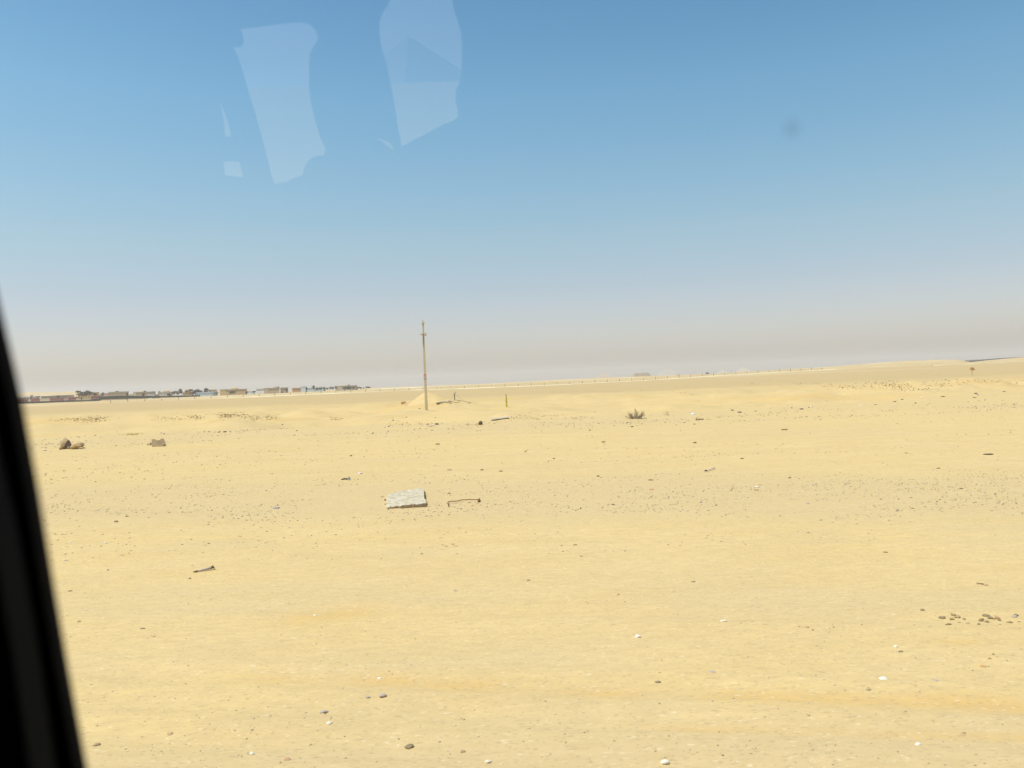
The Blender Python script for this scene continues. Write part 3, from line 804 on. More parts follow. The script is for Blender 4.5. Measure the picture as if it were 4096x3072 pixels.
# ------------------------------------------------------------------ roofed sign
def roofed():
    g = G(1819, 1601); k = g.y / FPX
    root = empty('roofed_marker', g); tag(root, 'short dark post under a small white gabled roof on the sand rise', 'marker')
    brn = cm('marker_wood_shade', (.075, .045, .02), (.13, .09, .04))
    wh = cm('marker_white', (.88, .85, .74), (.84, .80, .68))
    MB().box(-1.4 * k, 1.4 * k, -1.4 * k, 1.4 * k, -.1, 28 * k).build('post', brn, root)
    MB().prism([(-9 * k, 27 * k), (-6.2 * k, 26.6 * k), (1 * k, 34 * k), (0, 38 * k), (-1.4 * k, 38 * k)], 8 * k, (0, -4 * k, 0)).build('roof_panel', wh, root)
    MB().prism([(0.1 * k, 38 * k), (1.6 * k, 38 * k), (9.2 * k, 28 * k), (8 * k, 27 * k), (7.4 * k, 27.4 * k)], 8 * k, (0, -4 * k, 0)).build('roof_panel', wh, root)
    MB().prism([(1.1 * k, 34.2 * k), (0.3 * k, 36.8 * k), (7.0 * k, 27.8 * k), (5.0 * k, 28.2 * k)], 7.6 * k, (0, -4.2 * k, 0)).build('roof_shade_strip', brn, root)  # dark strip painting the shade on the right panel's edge
    wire = cm('guy_wire', (.30, .24, .16))
    MB().tube([(-5.5 * k, 0, 16 * k), (-1.4 * k, 0, 24 * k)], .35 * k, 4).tube([(-5.5 * k, 0, 16 * k), (-15 * k, 0, -1 * k)], .35 * k, 4).build('guy_wire', wire, root)
    MB().tube([(1.4 * k, 0, 24 * k), (14 * k, 0, 15 * k), (34 * k, 0, -1 * k)], .3 * k, 4).build('guy_wire', wire, root)
roofed()
o = rodpath([(1823, 1602), (1836, 1603), (1850, 1605), (1862, 1607), (1873, 1611), (1884, 1612)], .03, 'cable', cm('ground_cable', (.28, .22, .13)), 'thin brown cable trailing over the sand right of the roofed marker', 'cable', .03)
o = rodpath([(1812, 1609), (1826, 1611), (1832, 1609), (1840, 1608)], .025, 'cable', M['ground_cable'], 'short wavy cable in front of the roofed marker', 'cable', .03)
# grey log, brown scrap heap, white stones, orange drum piece
t0 = empty('log', G(1780, 1616)); tag(t0, 'weathered grey log lying left of the roofed marker', 'log')
rel(rodpath([(1750, 1618, .1), (1760, 1614, .12), (1778, 1611, .12), (1792, 1612, .12), (1806, 1615, .06)], [.13, .10, .08, .08, .05], 'trunk', cm('grey_wood', (.55, .47, .38), (.34, .27, .18), scale=5, bump=.5, stretch=(.5, 4, 4)), None, None), t0)
rel(rodpath([(1749, 1619, .12), (1751, 1618, .12)], .15, 'broken_end', smat('olive'), None, None), t0)
g = G(1800, 1608); k = g.y / FPX
mb = MB(); rr = random.Random(12)
for i in range(16):
    x0 = rr.uniform(-12, 10); mb.tube([(x0 * k, rr.uniform(-3, 3) * k, 1 * k), ((x0 + rr.uniform(4, 10)) * k, rr.uniform(-3, 3) * k, rr.uniform(1, 6) * k)], rr.uniform(.4, 1.0) * k, 5)
o = mb.build('brushwood', cm('brush_brown', (.34, .22, .13), (.24, .15, .08))); o.location = g
tag(o, 'small heap of brown brushwood at the end of the grey log', 'brushwood')
stone(1820, 1612, 7, 3, 'white', 'small white stone in front of the roofed marker')
stone(1873, 1612, 10, 4, 'white', 'white stone at the end of the trailing cable')
g = G(1613, 1615); k = g.y / FPX
root = empty('rusty_drum', g); tag(root, 'orange rusty drum half buried left of the sand heap', 'drum')
MB().tube([(-8 * k, 0, 3.5 * k), (10 * k, 0, 6 * k)], [5 * k, 3.4 * k], 12, False).build('shell', cm('drum_rust', (.50, .27, .10), (.60, .38, .18), scale=8), root)
MB().tube([(-8.4 * k, 0, 3.4 * k), (-7.4 * k, 0, 3.6 * k)], 3.8 * k, 12).build('lid', cm('drum_dark', (.20, .09, .04), (.3, .14, .07)), root)
MB().tube([(-6 * k, 0, 7 * k), (-7 * k, 0, 12 * k)], .5 * k, 4).tube([(-3 * k, 0, 8 * k), (2 * k, 0, 11 * k), (6 * k, 0, 10 * k)], .5 * k, 4).build('wire', M['guy_wire'], root)

# orange sign at the right
g = G(3890, 1503); k = g.y / FPX
root = empty('orange_marker', g); tag(root, 'lone orange box shaped marker on a thin post at far right', 'marker')
MB().box(-8 * k, 5 * k, -4 * k, 4 * k, 22 * k, 33.5 * k, .75, .8).build('box', cm('marker_orange', (.50, .30, .10), (.44, .28, .11), scale=4), root)
MB().box(3 * k, 9 * k, -3 * k, 3 * k, 22.6 * k, 29 * k, .6, .8).build('side_flap', cm('marker_rust', (.48, .26, .14), (.4, .2, .1)), root)
MB().tube([(-1 * k, 0, -.1), (-1 * k, 0, 22 * k)], .8 * k, 6).build('post', cm('marker_tan', (.50, .37, .2)), root)

# ------------------------------------------------------------------ rubble on the banks
def rubble(name, label, spots, seed):
    rr = np.random.default_rng(seed)
    mb = MB()
    for (px, py, sx, sy, n, smax) in spots:
        for i in range(n):
            x = px + rr.normal(0, sx); y = py + rr.normal(0, sy)
            g = G(x, y)
            if g.y > 300: continue
            k = g.y / FPX; s = rr.uniform(.6, smax) * k
            R_ = Matrix.Rotation(rr.uniform(0, 6.28), 3, 'Z')
            vs = [R_ @ Vector((a * s * 1.5 * rr.uniform(.6, 1.3), b * s * rr.uniform(.7, 1.2), c_ * s * rr.uniform(.5, .9))) + Vector((g.x, g.y, g.z + .3 * s)) for a, b, c_ in ((1, 0, 0), (0, 1, 0), (-1, 0, 0), (0, -1, 0), (0, 0, 1), (0, 0, -1))]
            mb.add(vs, [(0, 1, 4), (1, 2, 4), (2, 3, 4), (3, 0, 4), (1, 0, 5), (2, 1, 5), (3, 2, 5), (0, 3, 5)])
    o = mb.build(name, mat(name + '_stone', (.40, .28, .13), (.24, .17, .08), scale=2.5, lo=.45, hi=.55))
    tag(o, label, 'rubble', kind='stuff')
rubble('rubble', 'brown rubble strewn over the low banks on the left', [(310, 1678, 26, 5, 60, 2.6), (385, 1676, 24, 6, 110, 2.8), (230, 1682, 20, 3, 30, 2), (680, 1676, 28, 4, 70, 2.6), (780, 1668, 22, 5, 70, 2.8),
    (905, 1664, 18, 5, 120, 3), (955, 1662, 18, 5, 70, 3), (1020, 1672, 24, 6, 80, 2.8), (1092, 1672, 16, 6, 60, 2.8), (1340, 1676, 12, 4, 30, 2.4)], 1)
rubble('rubble', 'scattered dark rubble on the broken ground at right', [(3250, 1534, 60, 3, 50, 2.0), (3400, 1548, 60, 5, 80, 2.4), (3530, 1538, 50, 8, 150, 2.6), (3640, 1546, 60, 8, 110, 2.6), (3790, 1530, 60, 6, 70, 2.6), (3950, 1525, 90, 5, 70, 2.4),
    (3700, 1560, 40, 3, 40, 2.2), (2250, 1569, 35, .7, 50, 1.1), (2400, 1567, 50, 1.2, 60, 1.2), (2550, 1562, 60, 2, 50, 1.2), (3080, 1522, 40, 1, 20, 1.2), (2760, 1570, 40, 7, 30, 2.0), (3020, 1536, 14, 2, 14, 2.5), (2930, 1600, 120, 20, 40, 1.6)], 2)
rubble('rubble', 'row of small brown stones on the near sand at the right edge', [(3880, 2480, 110, 11, 26, 9), (3320, 2514, 55, 14, 16, 5), (3980, 2655, 70, 25, 12, 6), (2460, 2410, 60, 14, 8, 4)], 4)
rubble('rubble', 'small stones along the edge of the verge in the middle', [(2100, 1672, 50, 4, 90, 2.2), (2300, 1672, 40, 5, 70, 2.4), (2200, 1664, 30, 3, 50, 2), (1640, 1696, 50, 6, 90, 2.2), (1900, 1700, 30, 3, 30, 2.4), (3300, 1640, 200, 4, 60, 2.2)], 3)

# ------------------------------------------------------------------ fence
FY0, FB = 550.0, .30
def fpt(px):
    u = (px - 2048) / FPX; y = FY0 / (1 - FB * u); x = u * y
    # correct for the camera roll at this height
    return x, y
def fence():
    x0, y0 = fpt(1700)
    root = empty('wire_fence', (x0, y0, h1(x0, y0))); tag(root, 'long low wire fence of dark posts crossing the plain in front of the town', 'fence')
    L0 = Vector(root.location)
    pm = cm('fence_post_dark', (.10, .07, .045), (.18, .13, .09)); pg = cm('fence_post_grey', (.27, .20, .13), (.2, .14, .09))
    pts = []
    u_ = Vector((1, FB, 0)).normalized()
    xs = fpt(440)[0]; s = 0
    cur = Vector((*fpt(440), 0))
    n = 0
    rr = random.Random(5)
    while (cur.x / cur.y) * FPX + 2048 < 3320:
        z = h1(cur.x, cur.y)
        p = Vector((cur.x, cur.y, z)) - L0
        hgt = 2.0 + rr.uniform(-.25, .2)
        lean = rr.uniform(-.12, .12)
        left = n < 26
        wd = .15 if not left else .12
        MB().add(*(lambda vv: (vv, [(3, 2, 1, 0), (4, 5, 6, 7), (0, 1, 5, 4), (1, 2, 6, 5), (2, 3, 7, 6), (3, 0, 4, 7)]))(
            [p + Vector((a * wd, b * wd, -.2)) for a, b in ((-1, -1), (1, -1), (1, 1), (-1, 1))] + [p + Vector((a * wd * .8 + lean, b * wd * .8, hgt)) for a, b in ((-1, -1), (1, -1), (1, 1), (-1, 1))])).build('post', pg if left or rr.random() < .25 else pm, root)
        pts.append((p, hgt)); cur = cur + u_ * 9.2; n += 1
    # thin stakes between the posts, and two wires
    c = 0
    for i in range(20, min(54, len(pts) - 1)):
        a, b = pts[i][0], pts[i + 1][0]
        for t_ in (.25, .5, .75):
            if c >= 98 or rr.random() < .12: continue
            p = a.lerp(b, t_); c += 1
            p.z = h1(p.x + L0.x, p.y + L0.y) - L0.z
            MB().box(p.x - .045, p.x + .045, p.y - .045, p.y + .045, p.z - .1, p.z + rr.uniform(1.3, 1.7)).build('stake', pg, root)
    for f in (.45, .9):
        MB().tube([p + Vector((0, 0, h_ * f)) for p, h_ in pts], .018, 4).build('wire', pg, root)
fence()

# low pale bank of bulldozed sand in front of the fence
def bank(name, pix, D0fun, hgt, wd, label, pal):
    vs = []; fs = []
    n = len(pix)
    xs = []
    rr = random.Random(3)
    for i, px in enumerate(pix):
        x, y = D0fun(px)
        z = h1(x, y); hh = hgt * (.45 + .75 * (float(vnoise(np.array([x / 14.]), np.array([1.]), 12)[0]) + .5))
        for dy, k in ((-wd, -.05), (-wd * .35, .8), (0, 1), (wd * .5, .7), (wd * 1.3, -.05)):
            vs.append((x, y + dy, h1(x, y + dy) + hh * k if k > 0 else h1(x, y + dy) - .1))
        if i:
            for q in range(4): a = (i - 1) * 5 + q; fs.append((a, a + 5, a + 6, a + 1))
    o = mesh_obj(name, vs, fs, pal, None, True); tag(o, label, 'ground', kind='structure')
pale_m = mat('pale_bank_sand', (.74, .62, .40), (.60, .47, .27), scale=.12, stretch=(1, 3, 1))
def off(k): return lambda px: (fpt(px)[0], fpt(px)[1] - k)
bank('sand_bank', np.arange(440, 3350, 12), off(4), .48, 1.6, 'low pale bank of sand along the foot of the fence', pale_m)
bank('sand_bank', np.arange(3730, 4400, 12), lambda px: ((px - 2048) / FPX * 760, 760.0), .8, 3, 'pale edge of a raised track at far right', pale_m)
bank('sand_bank', np.arange(1475, 1720, 6), lambda px: ((px - 2048) / FPX * 1250, 1250.0), 1.0, 5, 'bright white strip of sand on the skyline left of the pole', cm('white_sand', (.74, .68, .54), (.66, .58, .42)))

# ------------------------------------------------------------------ town on the left
WIN = cm('window_dark', (.045, .03, .02), (.08, .055, .04))
def bmat(rgb): 
    key = 'wall_%02x%02x%02x' % tuple(int(c * 255) for c in rgb)
    if key not in M: M[key] = mat('plaster_' + key[5:], rgb, tuple(c * .88 for c in rgb), scale=.35)
    return M[key]
YEL = (.62, .40, .14); TAN = (.52, .40, .26); CREAM = (.70, .60, .42); RED = (.40, .15, .115); WHITE = (.80, .80, .78); BLUE = (.58, .68, .74); PINK = (.62, .40, .30)
def bld(name, label, x0, x1, yt, yb, D, rgb, win=None, extra=(), depth=9.0, cat='building', roofc=None):
    pc = at((x0 + x1) / 2, yb, D); k = D / FPX
    gz = min(h1(pc.x, pc.y), pc.z) - 1.0
    root = empty(name, (pc.x, pc.y, gz)); tag(root, label, cat)
    W = (x1 - x0) * k / 2
    tc_ = at((x0 + x1) / 2, yt, D); ht = tc_.z - gz; bz = pc.z - gz
    m = bmat(rgb)
    MB().box(-W, W, 0, depth, 0, ht).build('wall', m, root)
    MB().box(-W - .25, W + .25, -.3, depth + .2, ht + .003, ht + .35).build('roof', bmat(roofc) if roofc else bmat(tuple(c * .85 for c in rgb)), root)
    if win:
        n, f, wf, hf = win      # count, height fraction, width fraction, height fraction
        vh = ht - bz
        for i in range(n):
            cx = -W + (i + .5) * 2 * W / n
            ww = W / n * wf; z0 = bz + vh * f
            MB().box(cx - ww, cx + ww, -.06, .25, z0, z0 + vh * hf).build('window', WIN, root)
    for (ex0, ex1, eyt, ergb, kind) in extra:   # upper pieces standing on the roof
        exc = ((ex0 + ex1) / 2 - (x0 + x1) / 2) * k; ew = (ex1 - ex0) * k / 2
        et = at((ex0 + ex1) / 2, eyt, D).z - gz
        mb = MB()
        if kind == 'dome':
            mb.box(exc - ew, exc + ew, 1.5, depth - 1.5, ht + .36, ht + (et - ht) * .45)
            mb.box(exc - ew * .8, exc + ew * .8, 2, depth - 2, ht + (et - ht) * .45 + .01, et, .5, .5)
        else: mb.box(exc - ew, exc + ew, 1.5, depth - 1.5, ht + .36, et)
        mb.build('stair_tower' if kind != 'dome' else 'dome', bmat(ergb), root)
    return root
T = 1200.0
bld('shed', 'long white roofed shed at the far left of the town', 38, 128, 1588, 1598, T + 40, (.62, .55, .47), (8, .1, .55, .5), roofc=(.92, .93, .95), depth=16)
bld('house', 'dark red low building under the white shed roof', 60, 112, 1597, 1609, T, RED, (4, .25, .5, .4))
bld('house', 'cream wall block between the two leftmost red buildings', 113, 123, 1598, 1606, T, CREAM)
bld('house', 'red building right of the white roofed shed', 124, 157, 1594, 1607, T, RED, (3, .4, .4, .3))
bld('wall', 'cream garden wall right of the second red building', 159, 199, 1593, 1604, T, CREAM, cat='wall', depth=1)
bld('house', 'longest red building in the middle of the red row', 200, 255, 1592, 1603, T, RED, (6, .45, .5, .3), [(201, 212, 1591.5, PINK, 'tower')])
bld('house', 'pink block between the long and the short red buildings', 256, 273, 1593, 1602, T, PINK)
bld('house', 'short red building with a flat cream parapet', 274, 304, 1588, 1601, T, RED, (3, .4, .6, .3), roofc=CREAM)
bld('wall', 'long cream wall in front of the tree clump', 305, 364, 1592, 1600, T, CREAM, cat='wall', depth=1)
bld('house', 'rightmost red building behind the hedge', 365, 394, 1584, 1597, T, RED, (3, .4, .6, .3), roofc=PINK)
bld('row_house', 'long low grey brown buildings behind the red row', 165, 284, 1583, 1592, T + 60, (.40, .33, .24), (14, .3, .6, .35))
bld('villa', 'yellow villa half hidden by the large tree clump', 312, 386, 1571, 1590, T + 30, YEL, (7, .45, .45, .18), [(330, 344, 1566, YEL, 'tower'), (350, 362, 1568, TAN, 'tower')])
bld('wing', 'low pale wing left of the first tan school block', 405, 433, 1574, 1587, T, PINK, cat='building')
bld('apartment_block', 'first tan block with a row of dark windows and a roof turret', 434, 504, 1568, 1589, T, TAN, (11, .55, .5, .18), [(460, 466, 1564, (.3, .25, .2), 'tower')])
bld('house', 'low cream house between the two tan blocks', 512, 532, 1578, 1587, T, CREAM)
bld('apartment_block', 'second tan block with cream end wall and stair turret', 545, 612, 1568, 1587, T, TAN, (10, .55, .5, .18), [(560, 572, 1564.5, YEL, 'dome'), (573, 577, 1563, (.3, .25, .2), 'tower')])
bld('house', 'cream end house touching the second tan block', 533, 544.5, 1569, 1586, T, (.68, .56, .36))
bld('shed', 'small white flat roofed shed before the second tan block', 592, 608, 1577, 1586, T - 25, WHITE, (2, .2, .4, .3))
bld('house', 'low tan house right of the second tan block', 612.5, 631, 1579, 1587, T, TAN, (4, .3, .5, .4))
bld('villa', 'pale grey villa with a yellow attic', 638, 682, 1569, 1586, T, (.62, .54, .46), (3, .6, .3, .12), [(652, 672, 1562, YEL, 'dome'), (647, 682, 1567.5, (.4, .33, .2), 'tower')])
bld('wall', 'long low white wall before the villas', 640, 770, 1582, 1586, T - 15, (.78, .70, .58), cat='wall', depth=.6)
bld('villa', 'yellow terraced villa between two dark trees', 732, 766, 1570, 1583, T, YEL, (5, .35, .6, .22), [(738, 754, 1560, YEL, 'tower'), (740, 751, 1557.5, TAN, 'dome')])
bld('shed', 'blue white canopied shed below dark trees', 781, 850, 1569.5, 1580, T - 10, BLUE, (10, .1, .35, .5), roofc=(.66, .80, .88))
bld('house', 'tan domed house behind the blue shed', 836, 860, 1560, 1576, T + 30, TAN, None, [(842, 856, 1556.5, YEL, 'dome')])
bld('house', 'small white house right of the blue shed', 851, 862, 1567, 1578, T, (.76, .76, .7))
bld('house', 'sunlit yellow end block of the central yellow building', 880, 903, 1558.5, 1577, T, (.66, .47, .19))  # wall colour brighter than its wing: sun on the left side painted in
bld('school', 'yellow two storey building with a window row and pyramid topped tower', 903.5, 981, 1557.5, 1575, T, (.58, .42, .22), (14, .55, .5, .2), [(924, 948, 1549, (.64, .46, .2), 'dome')])
bld('shed', 'low white shed between the yellow building and the striped white one', 989, 1013, 1565.5, 1573, T, WHITE)
bld('house', 'white house with two dark window strips', 1026, 1056.5, 1555.5, 1571, T, (.84, .82, .76), (3, .62, .85, .17))
bld('house', 'tan end block right of the white striped house', 1057, 1073, 1553, 1570.5, T, (.60, .46, .28))
bld('apartment_block', 'long tan brown building with a central stair tower', 1073.5, 1146, 1552, 1569, T, TAN, (14, .52, .5, .2), [(1092, 1108, 1547.5, (.62, .5, .34), 'tower'), (1107, 1112, 1546.5, (.35, .28, .2), 'tower')])
bld('shed', 'bright white hut against the long tan brown building', 1117, 1122, 1555, 1562, T - 4, WHITE)
bld('house', 'orange house with a dark window row right of the tan brown building', 1169, 1203, 1552.5, 1562.5, T, (.62, .38, .16), (7, .2, .6, .3))
bld('house', 'pale blue block right of the orange house', 1203.5, 1223, 1547.5, 1562.5, T, (.66, .74, .78), roofc=(.3, .28, .26))
bld('house', 'pale blue house with a white rooftop room', 1228, 1262, 1552.5, 1562, T, (.62, .70, .74), (5, .5, .5, .25), [(1238, 1251, 1542.5, WHITE, 'tower')])
bld('house', 'pale grey house screened by small trees', 1264, 1296, 1549.5, 1561, T, (.60, .66, .66), (6, .4, .6, .3))
bld('house', 'cream windowless end block of the last tan building', 1345, 1367, 1544.5, 1560, T, (.66, .54, .34))
bld('school', 'last tan building of the town with a stair tower', 1367.5, 1425, 1543, 1559, T, (.54, .44, .30), (11, .55, .5, .2), [(1380, 1391, 1537.5, (.62, .5, .32), 'dome'), (1391, 1396, 1538, (.36, .3, .22), 'tower')])
bld('shed', 'small white hut under the trees of the last building', 1369, 1374, 1551, 1558, T - 20, WHITE)

# hedge
def hedge(name, label, pts, D, seed):
    rr = random.Random(seed); mb = MB()
    a0 = at(pts[0][0], pts[0][2], D)
    root_loc = Vector((a0.x, a0.y, a0.z))
    for (px0, t0_, b0), (px1, t1_, b1) in zip(pts[:-1], pts[1:]):
        n = max(2, int((px1 - px0) / 1.6))
        for i in range(n):
            f = i / n; px = px0 + (px1 - px0) * f
            tp = at(px, t0_ + (t1_ - t0_) * f + rr.uniform(-.9, .5), D); bt = at(px, b0 + (b1 - b0) * f + .8, D)
            p = Vector((tp.x, tp.y, bt.z)) - root_loc
            hh = tp.z - bt.z
            mb.box(p.x, p.x + .75, p.y - rr.uniform(.4, 1), p.y + 1, p.z - .5, p.z + hh * .9)
            for q in range(10):
                c = Vector((p.x + rr.uniform(-.2, .8), p.y - 1 + rr.uniform(-.3, .6), p.z + rr.uniform(0, 1) * hh))
                e = Vector((rr.uniform(-.3, .3), rr.uniform(-.2, .2), rr.uniform(.1, .35))); f_ = Vector((rr.uniform(.1, .35), rr.uniform(-.2, .2), rr.uniform(-.2, .2)))
                mb.add([c - e, c + f_, c + e, c - f_], [(0, 1, 2, 3)])
    o = mb.build(name, cm('hedge_green', (.040, .048, .028), (.07, .07, .04), scale=.6)); o.location = root_loc
    tag(o, label, 'hedge')
hedge('hedge', 'dark hedge running in front of the red buildings', [(36, 1607, 1613), (150, 1606, 1611), (250, 1602, 1606.5), (350, 1600, 1604), (398, 1594, 1601)], T - 60, 1)
hedge('hedge', 'thick dark green hedge before the first tan block', [(398, 1587, 1597), (430, 1584, 1595), (480, 1582, 1593.5), (530, 1583, 1592), (620, 1585, 1589), (800, 1581.5, 1584)], T - 60, 2)

# trees
def tree_meshes(seed):
    rr = random.Random(seed)
    tr = MB(); tr.tube([(0, 0, -.1), (.02, .0, .25), (.0, .02, .5)], [.035, .026, .014], 6)
    clumps = []
    for i in range(9):
        a = rr.uniform(0, 6.28); r_ = rr.uniform(.05, .33); z = rr.uniform(.36, .84)
        c = Vector((math.cos(a) * r_, math.sin(a) * r_, z)); clumps.append((c, rr.uniform(.11, .2)))
        tr.tube([(0, 0, .25), c * .6 + Vector((0, 0, .12)), c], [.018, .012, .005], 4)
    cw = MB()
    for c, s in clumps:
        for i in range(70):
            d = Vector((rr.gauss(0, 1), rr.gauss(0, 1), rr.gauss(0, .8))).normalized() * s * rr.uniform(.3, 1.05)
            p = c + d
            e = Vector((rr.uniform(-1, 1), rr.uniform(-1, 1), rr.uniform(-1, 1))).normalized() * .035
            f = e.cross(Vector((rr.uniform(-1, 1), rr.uniform(-1, 1), rr.uniform(-1, 1)))).normalized() * .03
            cw.add([p - e, p + f, p + e, p - f], [(0, 1, 2, 3)])
    return tr, cw
bark = cm('bark', (.14, .10, .07)); leafm = cm('tree_leaf', (.045, .050, .030), (.085, .085, .045), scale=6)
leafb = cm('tree_leaf_brown', (.12, .095, .06), (.17, .13, .085), scale=6)
protos = []
for s_ in range(4):
    tr, cw = tree_meshes(50 + s_)
    mt = bpy.data.meshes.new('trunk'); mt.from_pydata([tuple(v) for v in tr.v], [], tr.f); mt.materials.append(bark)
    ms = []
    for lm in (leafm, leafb):
        mc = bpy.data.meshes.new('crown'); mc.from_pydata([tuple(v) for v in cw.v], [], cw.f); mc.materials.append(lm); ms.append(mc)
    protos.append((mt, ms))
def tree(px, yt, yb, wf, label, D=T - 12, brown=0, name='tree', grp='trees among the town buildings'):
    b = at(px, yb, D); t_ = at(px, yt - 1.0, D); H = t_.z - b.z + .6
    root = empty(name, (b.x, b.y, b.z - .6), random.uniform(0, 6)); tag(root, label, 'tree', grp)
    mt, ms = protos[random.randrange(4)]
    for nm, me in (('trunk', mt), ('crown', ms[brown])):
        o = bpy.data.objects.new(nm, me); COL.objects.link(o); o.parent = root
        o.scale = (H * 1.4 * wf, H * 1.4 * wf, H * 1.15)
for a in [
 (127, 1583, 1594, .8, 'small dark tree at the right end of the white shed roof'), (154, 1584, 1594, 1.2, 'bushy dark tree above the second red building'), (233, 1582, 1593, 1.2, 'low dark tree above the long red building'),
 (318, 1566, 1590, .9, 'leftmost tree of the clump before the yellow villa'), (334, 1570, 1591, .8, 'second tree of the clump before the yellow villa'), (345, 1569, 1590, .8, 'third tree of the clump before the yellow villa'), (357, 1561, 1588, .9, 'tallest tree of the clump before the yellow villa'), (380, 1570, 1589, .8, 'rightmost tree of the clump before the yellow villa'),
 (326, 1590, 1601, .8, 'lone low tree before the long cream wall'), (408, 1573, 1588, .8, 'round dark tree left of the low pale wing', T - 30), (510, 1574, 1587, .6, 'slim tree at the right end of the first tan block'),
 (573, 1574, 1588, 1.2, 'dark tree before the middle of the second tan block', T - 30), (611, 1577, 1588, 1.1, 'small tree behind the white flat roofed shed', T + 12), (637, 1567, 1582, .8, 'tree at the left corner of the pale villa', T + 14),
 (676, 1574, 1586, 1.4, 'dark tree before the right corner of the pale villa', T - 20), (697, 1564, 1582, 1.1, 'brownish tree right of the pale villa', T, 1), (712, 1567, 1583, 1.0, 'brownish bushy tree left of the tall dark one', T, 1),
 (726, 1557, 1582, .8, 'tall dark tree left of the terraced villa'), (770, 1560, 1584, .8, 'tall dark tree right of the terraced villa'), (781, 1558, 1582, .8, 'dark tree left of the blue shed roof', T + 10), (792, 1559, 1580, .9, 'second dark tree over the blue shed', T + 10),
 (805, 1563, 1577, 1.2, 'low dark tree over the blue shed', T + 12), (819, 1555, 1577, .9, 'tallest tree over the blue shed', T + 12), (832, 1557, 1577, 1.0, 'wide tree at the right end of the blue shed', T + 12), (868, 1570, 1579, 1.2, 'low bush like tree left of the yellow end block', T, 1),
 (921, 1567, 1577, 1.6, 'broad low tree before the yellow two storey building', T - 20), (935, 1565, 1576, 1.5, 'right hand low tree before the yellow two storey building', T - 20), (988, 1566, 1573, 1.2, 'small dark tree right of the yellow building'), (1016, 1564, 1572, 1.3, 'dark tree left of the white striped house'),
 (1146, 1556, 1564, 1.0, 'small tree at the right end of the tan brown building', T, 1), (1226, 1551, 1562, .9, 'small tree between the two pale blue houses'), (1256, 1545, 1560, .7, 'dark tree beside the white rooftop room'),
 (1270, 1553, 1561, 1.1, 'small tree left before the pale grey house'), (1282, 1552, 1561, 1.1, 'small tree in the middle before the pale grey house'), (1287, 1547, 1560, .7, 'taller tree behind the pale grey house', T + 12), (1301, 1551, 1560, 1.1, 'round tree at the right of the pale grey house', T, 1), (1310, 1551, 1559.5, 1.1, 'second round tree in the row of small trees', T, 1),
 (1321, 1549, 1559, 1.1, 'third round tree in the row of small trees', T, 1), (1332, 1548, 1559, 1.0, 'fourth and tallest tree in the row of small trees', T, 1), (1343, 1547, 1558.5, .9, 'last tree of the row beside the cream end block', T, 1),
 (1380, 1548, 1559, 1.2, 'left dark tree before the last tan building', T - 20), (1390, 1549, 1559, 1.2, 'second dark tree before the last tan building', T - 20), (1402, 1548, 1558, 1.3, 'third dark tree before the last tan building', T - 20), (1414, 1549, 1557, 1.3, 'right dark tree before the last tan building', T - 20),
 (1431, 1549, 1555.5, 1.5, 'low tree right of the last tan building'), (1443, 1549, 1555.5, 1.5, 'second low tree right of the last tan building'), (1455, 1551, 1554.5, 1.5, 'tiny tree left of the last round tree'), (1468, 1546, 1554, 1.3, 'round tree near the end of the town'), (1477, 1547.5, 1553.5, 1.3, 'outermost tree at the right end of the town')]:
    tree(*a)

# ------------------------------------------------------------------ far monuments
def pyramid(px, E_top, half_px, D, steps, rgb, label, name='pyramid', rot=.0, topf=0.0, loc=None, Hm=None, half_m=None):
    k = D / FPX
    if loc is None:
        p = at(px, 1542 - .04 * (px - 1798), D); H = E_top * k + 2.2; hw = half_px * k
        base = Vector((p.x, p.y, -1)); H += 1
    else: base = Vector(loc); H = Hm; hw = half_m
    m = mat(name + '_stone', rgb, tuple(c * .85 for c in rgb), scale=.05)
    mb = MB()
    if steps:
        for i in range(steps):
            a = 1 - i / steps; b = 1 - (i + .45) / steps
            mb.box(-hw * a, hw * a, -hw * a, hw * a, H * i / steps, H * (i + 1) / steps - .02, b / a * 1.03, b / a * 1.03)
    elif topf == 'bent':
        mb.box(-hw, hw, -hw, hw, 0, H * .5, .62, .62); mb.box(-hw * .62, hw * .62, -hw * .62, hw * .62, H * .5 + .01, H, .12, .12)
    else: mb.box(-hw, hw, -hw, hw, 0, H, max(topf, .02), max(topf, .02))
    o = mb.build(name, m); o.location = base; o.rotation_euler = (0, 0, rot)
    tag(o, label, name.replace('_', ' '))
pyramid(2417, 26, 40, 5600, 5, (.50, .39, .23), 'hazy stepped pyramid left of the dark flat topped tomb', 'stepped_pyramid')
pyramid(2565, 19, 38, 2300, 0, (.38, .30, .20), 'dark flat topped trapezoid tomb on the far skyline', 'mastaba_tomb', 0, .70)
pyramid(2672, 35, 46, 8800, 0, (.30, .24, .17), 'very faint bent sided pyramid right of the flat topped tomb', 'bent_pyramid', 0, 'bent')
pyramid(2974, 26, 42, 6400, 0, (.46, .36, .22), 'pale low pyramid further right on the skyline', 'pyramid', .0)
pyramid(2889, 19, 30, 7600, 0, (.40, .32, .2), 'tiny faint pyramid just left of the pale low one', 'pyramid', .0)
for (px, py, wp_, hp_, D, rgb, lab) in ((2715, 1504, 11, 4, 1000, (.16, .13, .11), 'small dark hut beyond the fence below the faint bent pyramid'), (2830, 1494, 10, 3.5, 1000, (.20, .17, .15), 'small dark hut left of the white hut on the skyline'), (2859, 1491.5, 5, 2, 1000, WHITE, 'tiny white hut on the skyline')):
    bld('hut', lab, px - wp_ / 2, px + wp_ / 2, py - hp_, py + 1, 1450, rgb, None, depth=3, cat='hut')
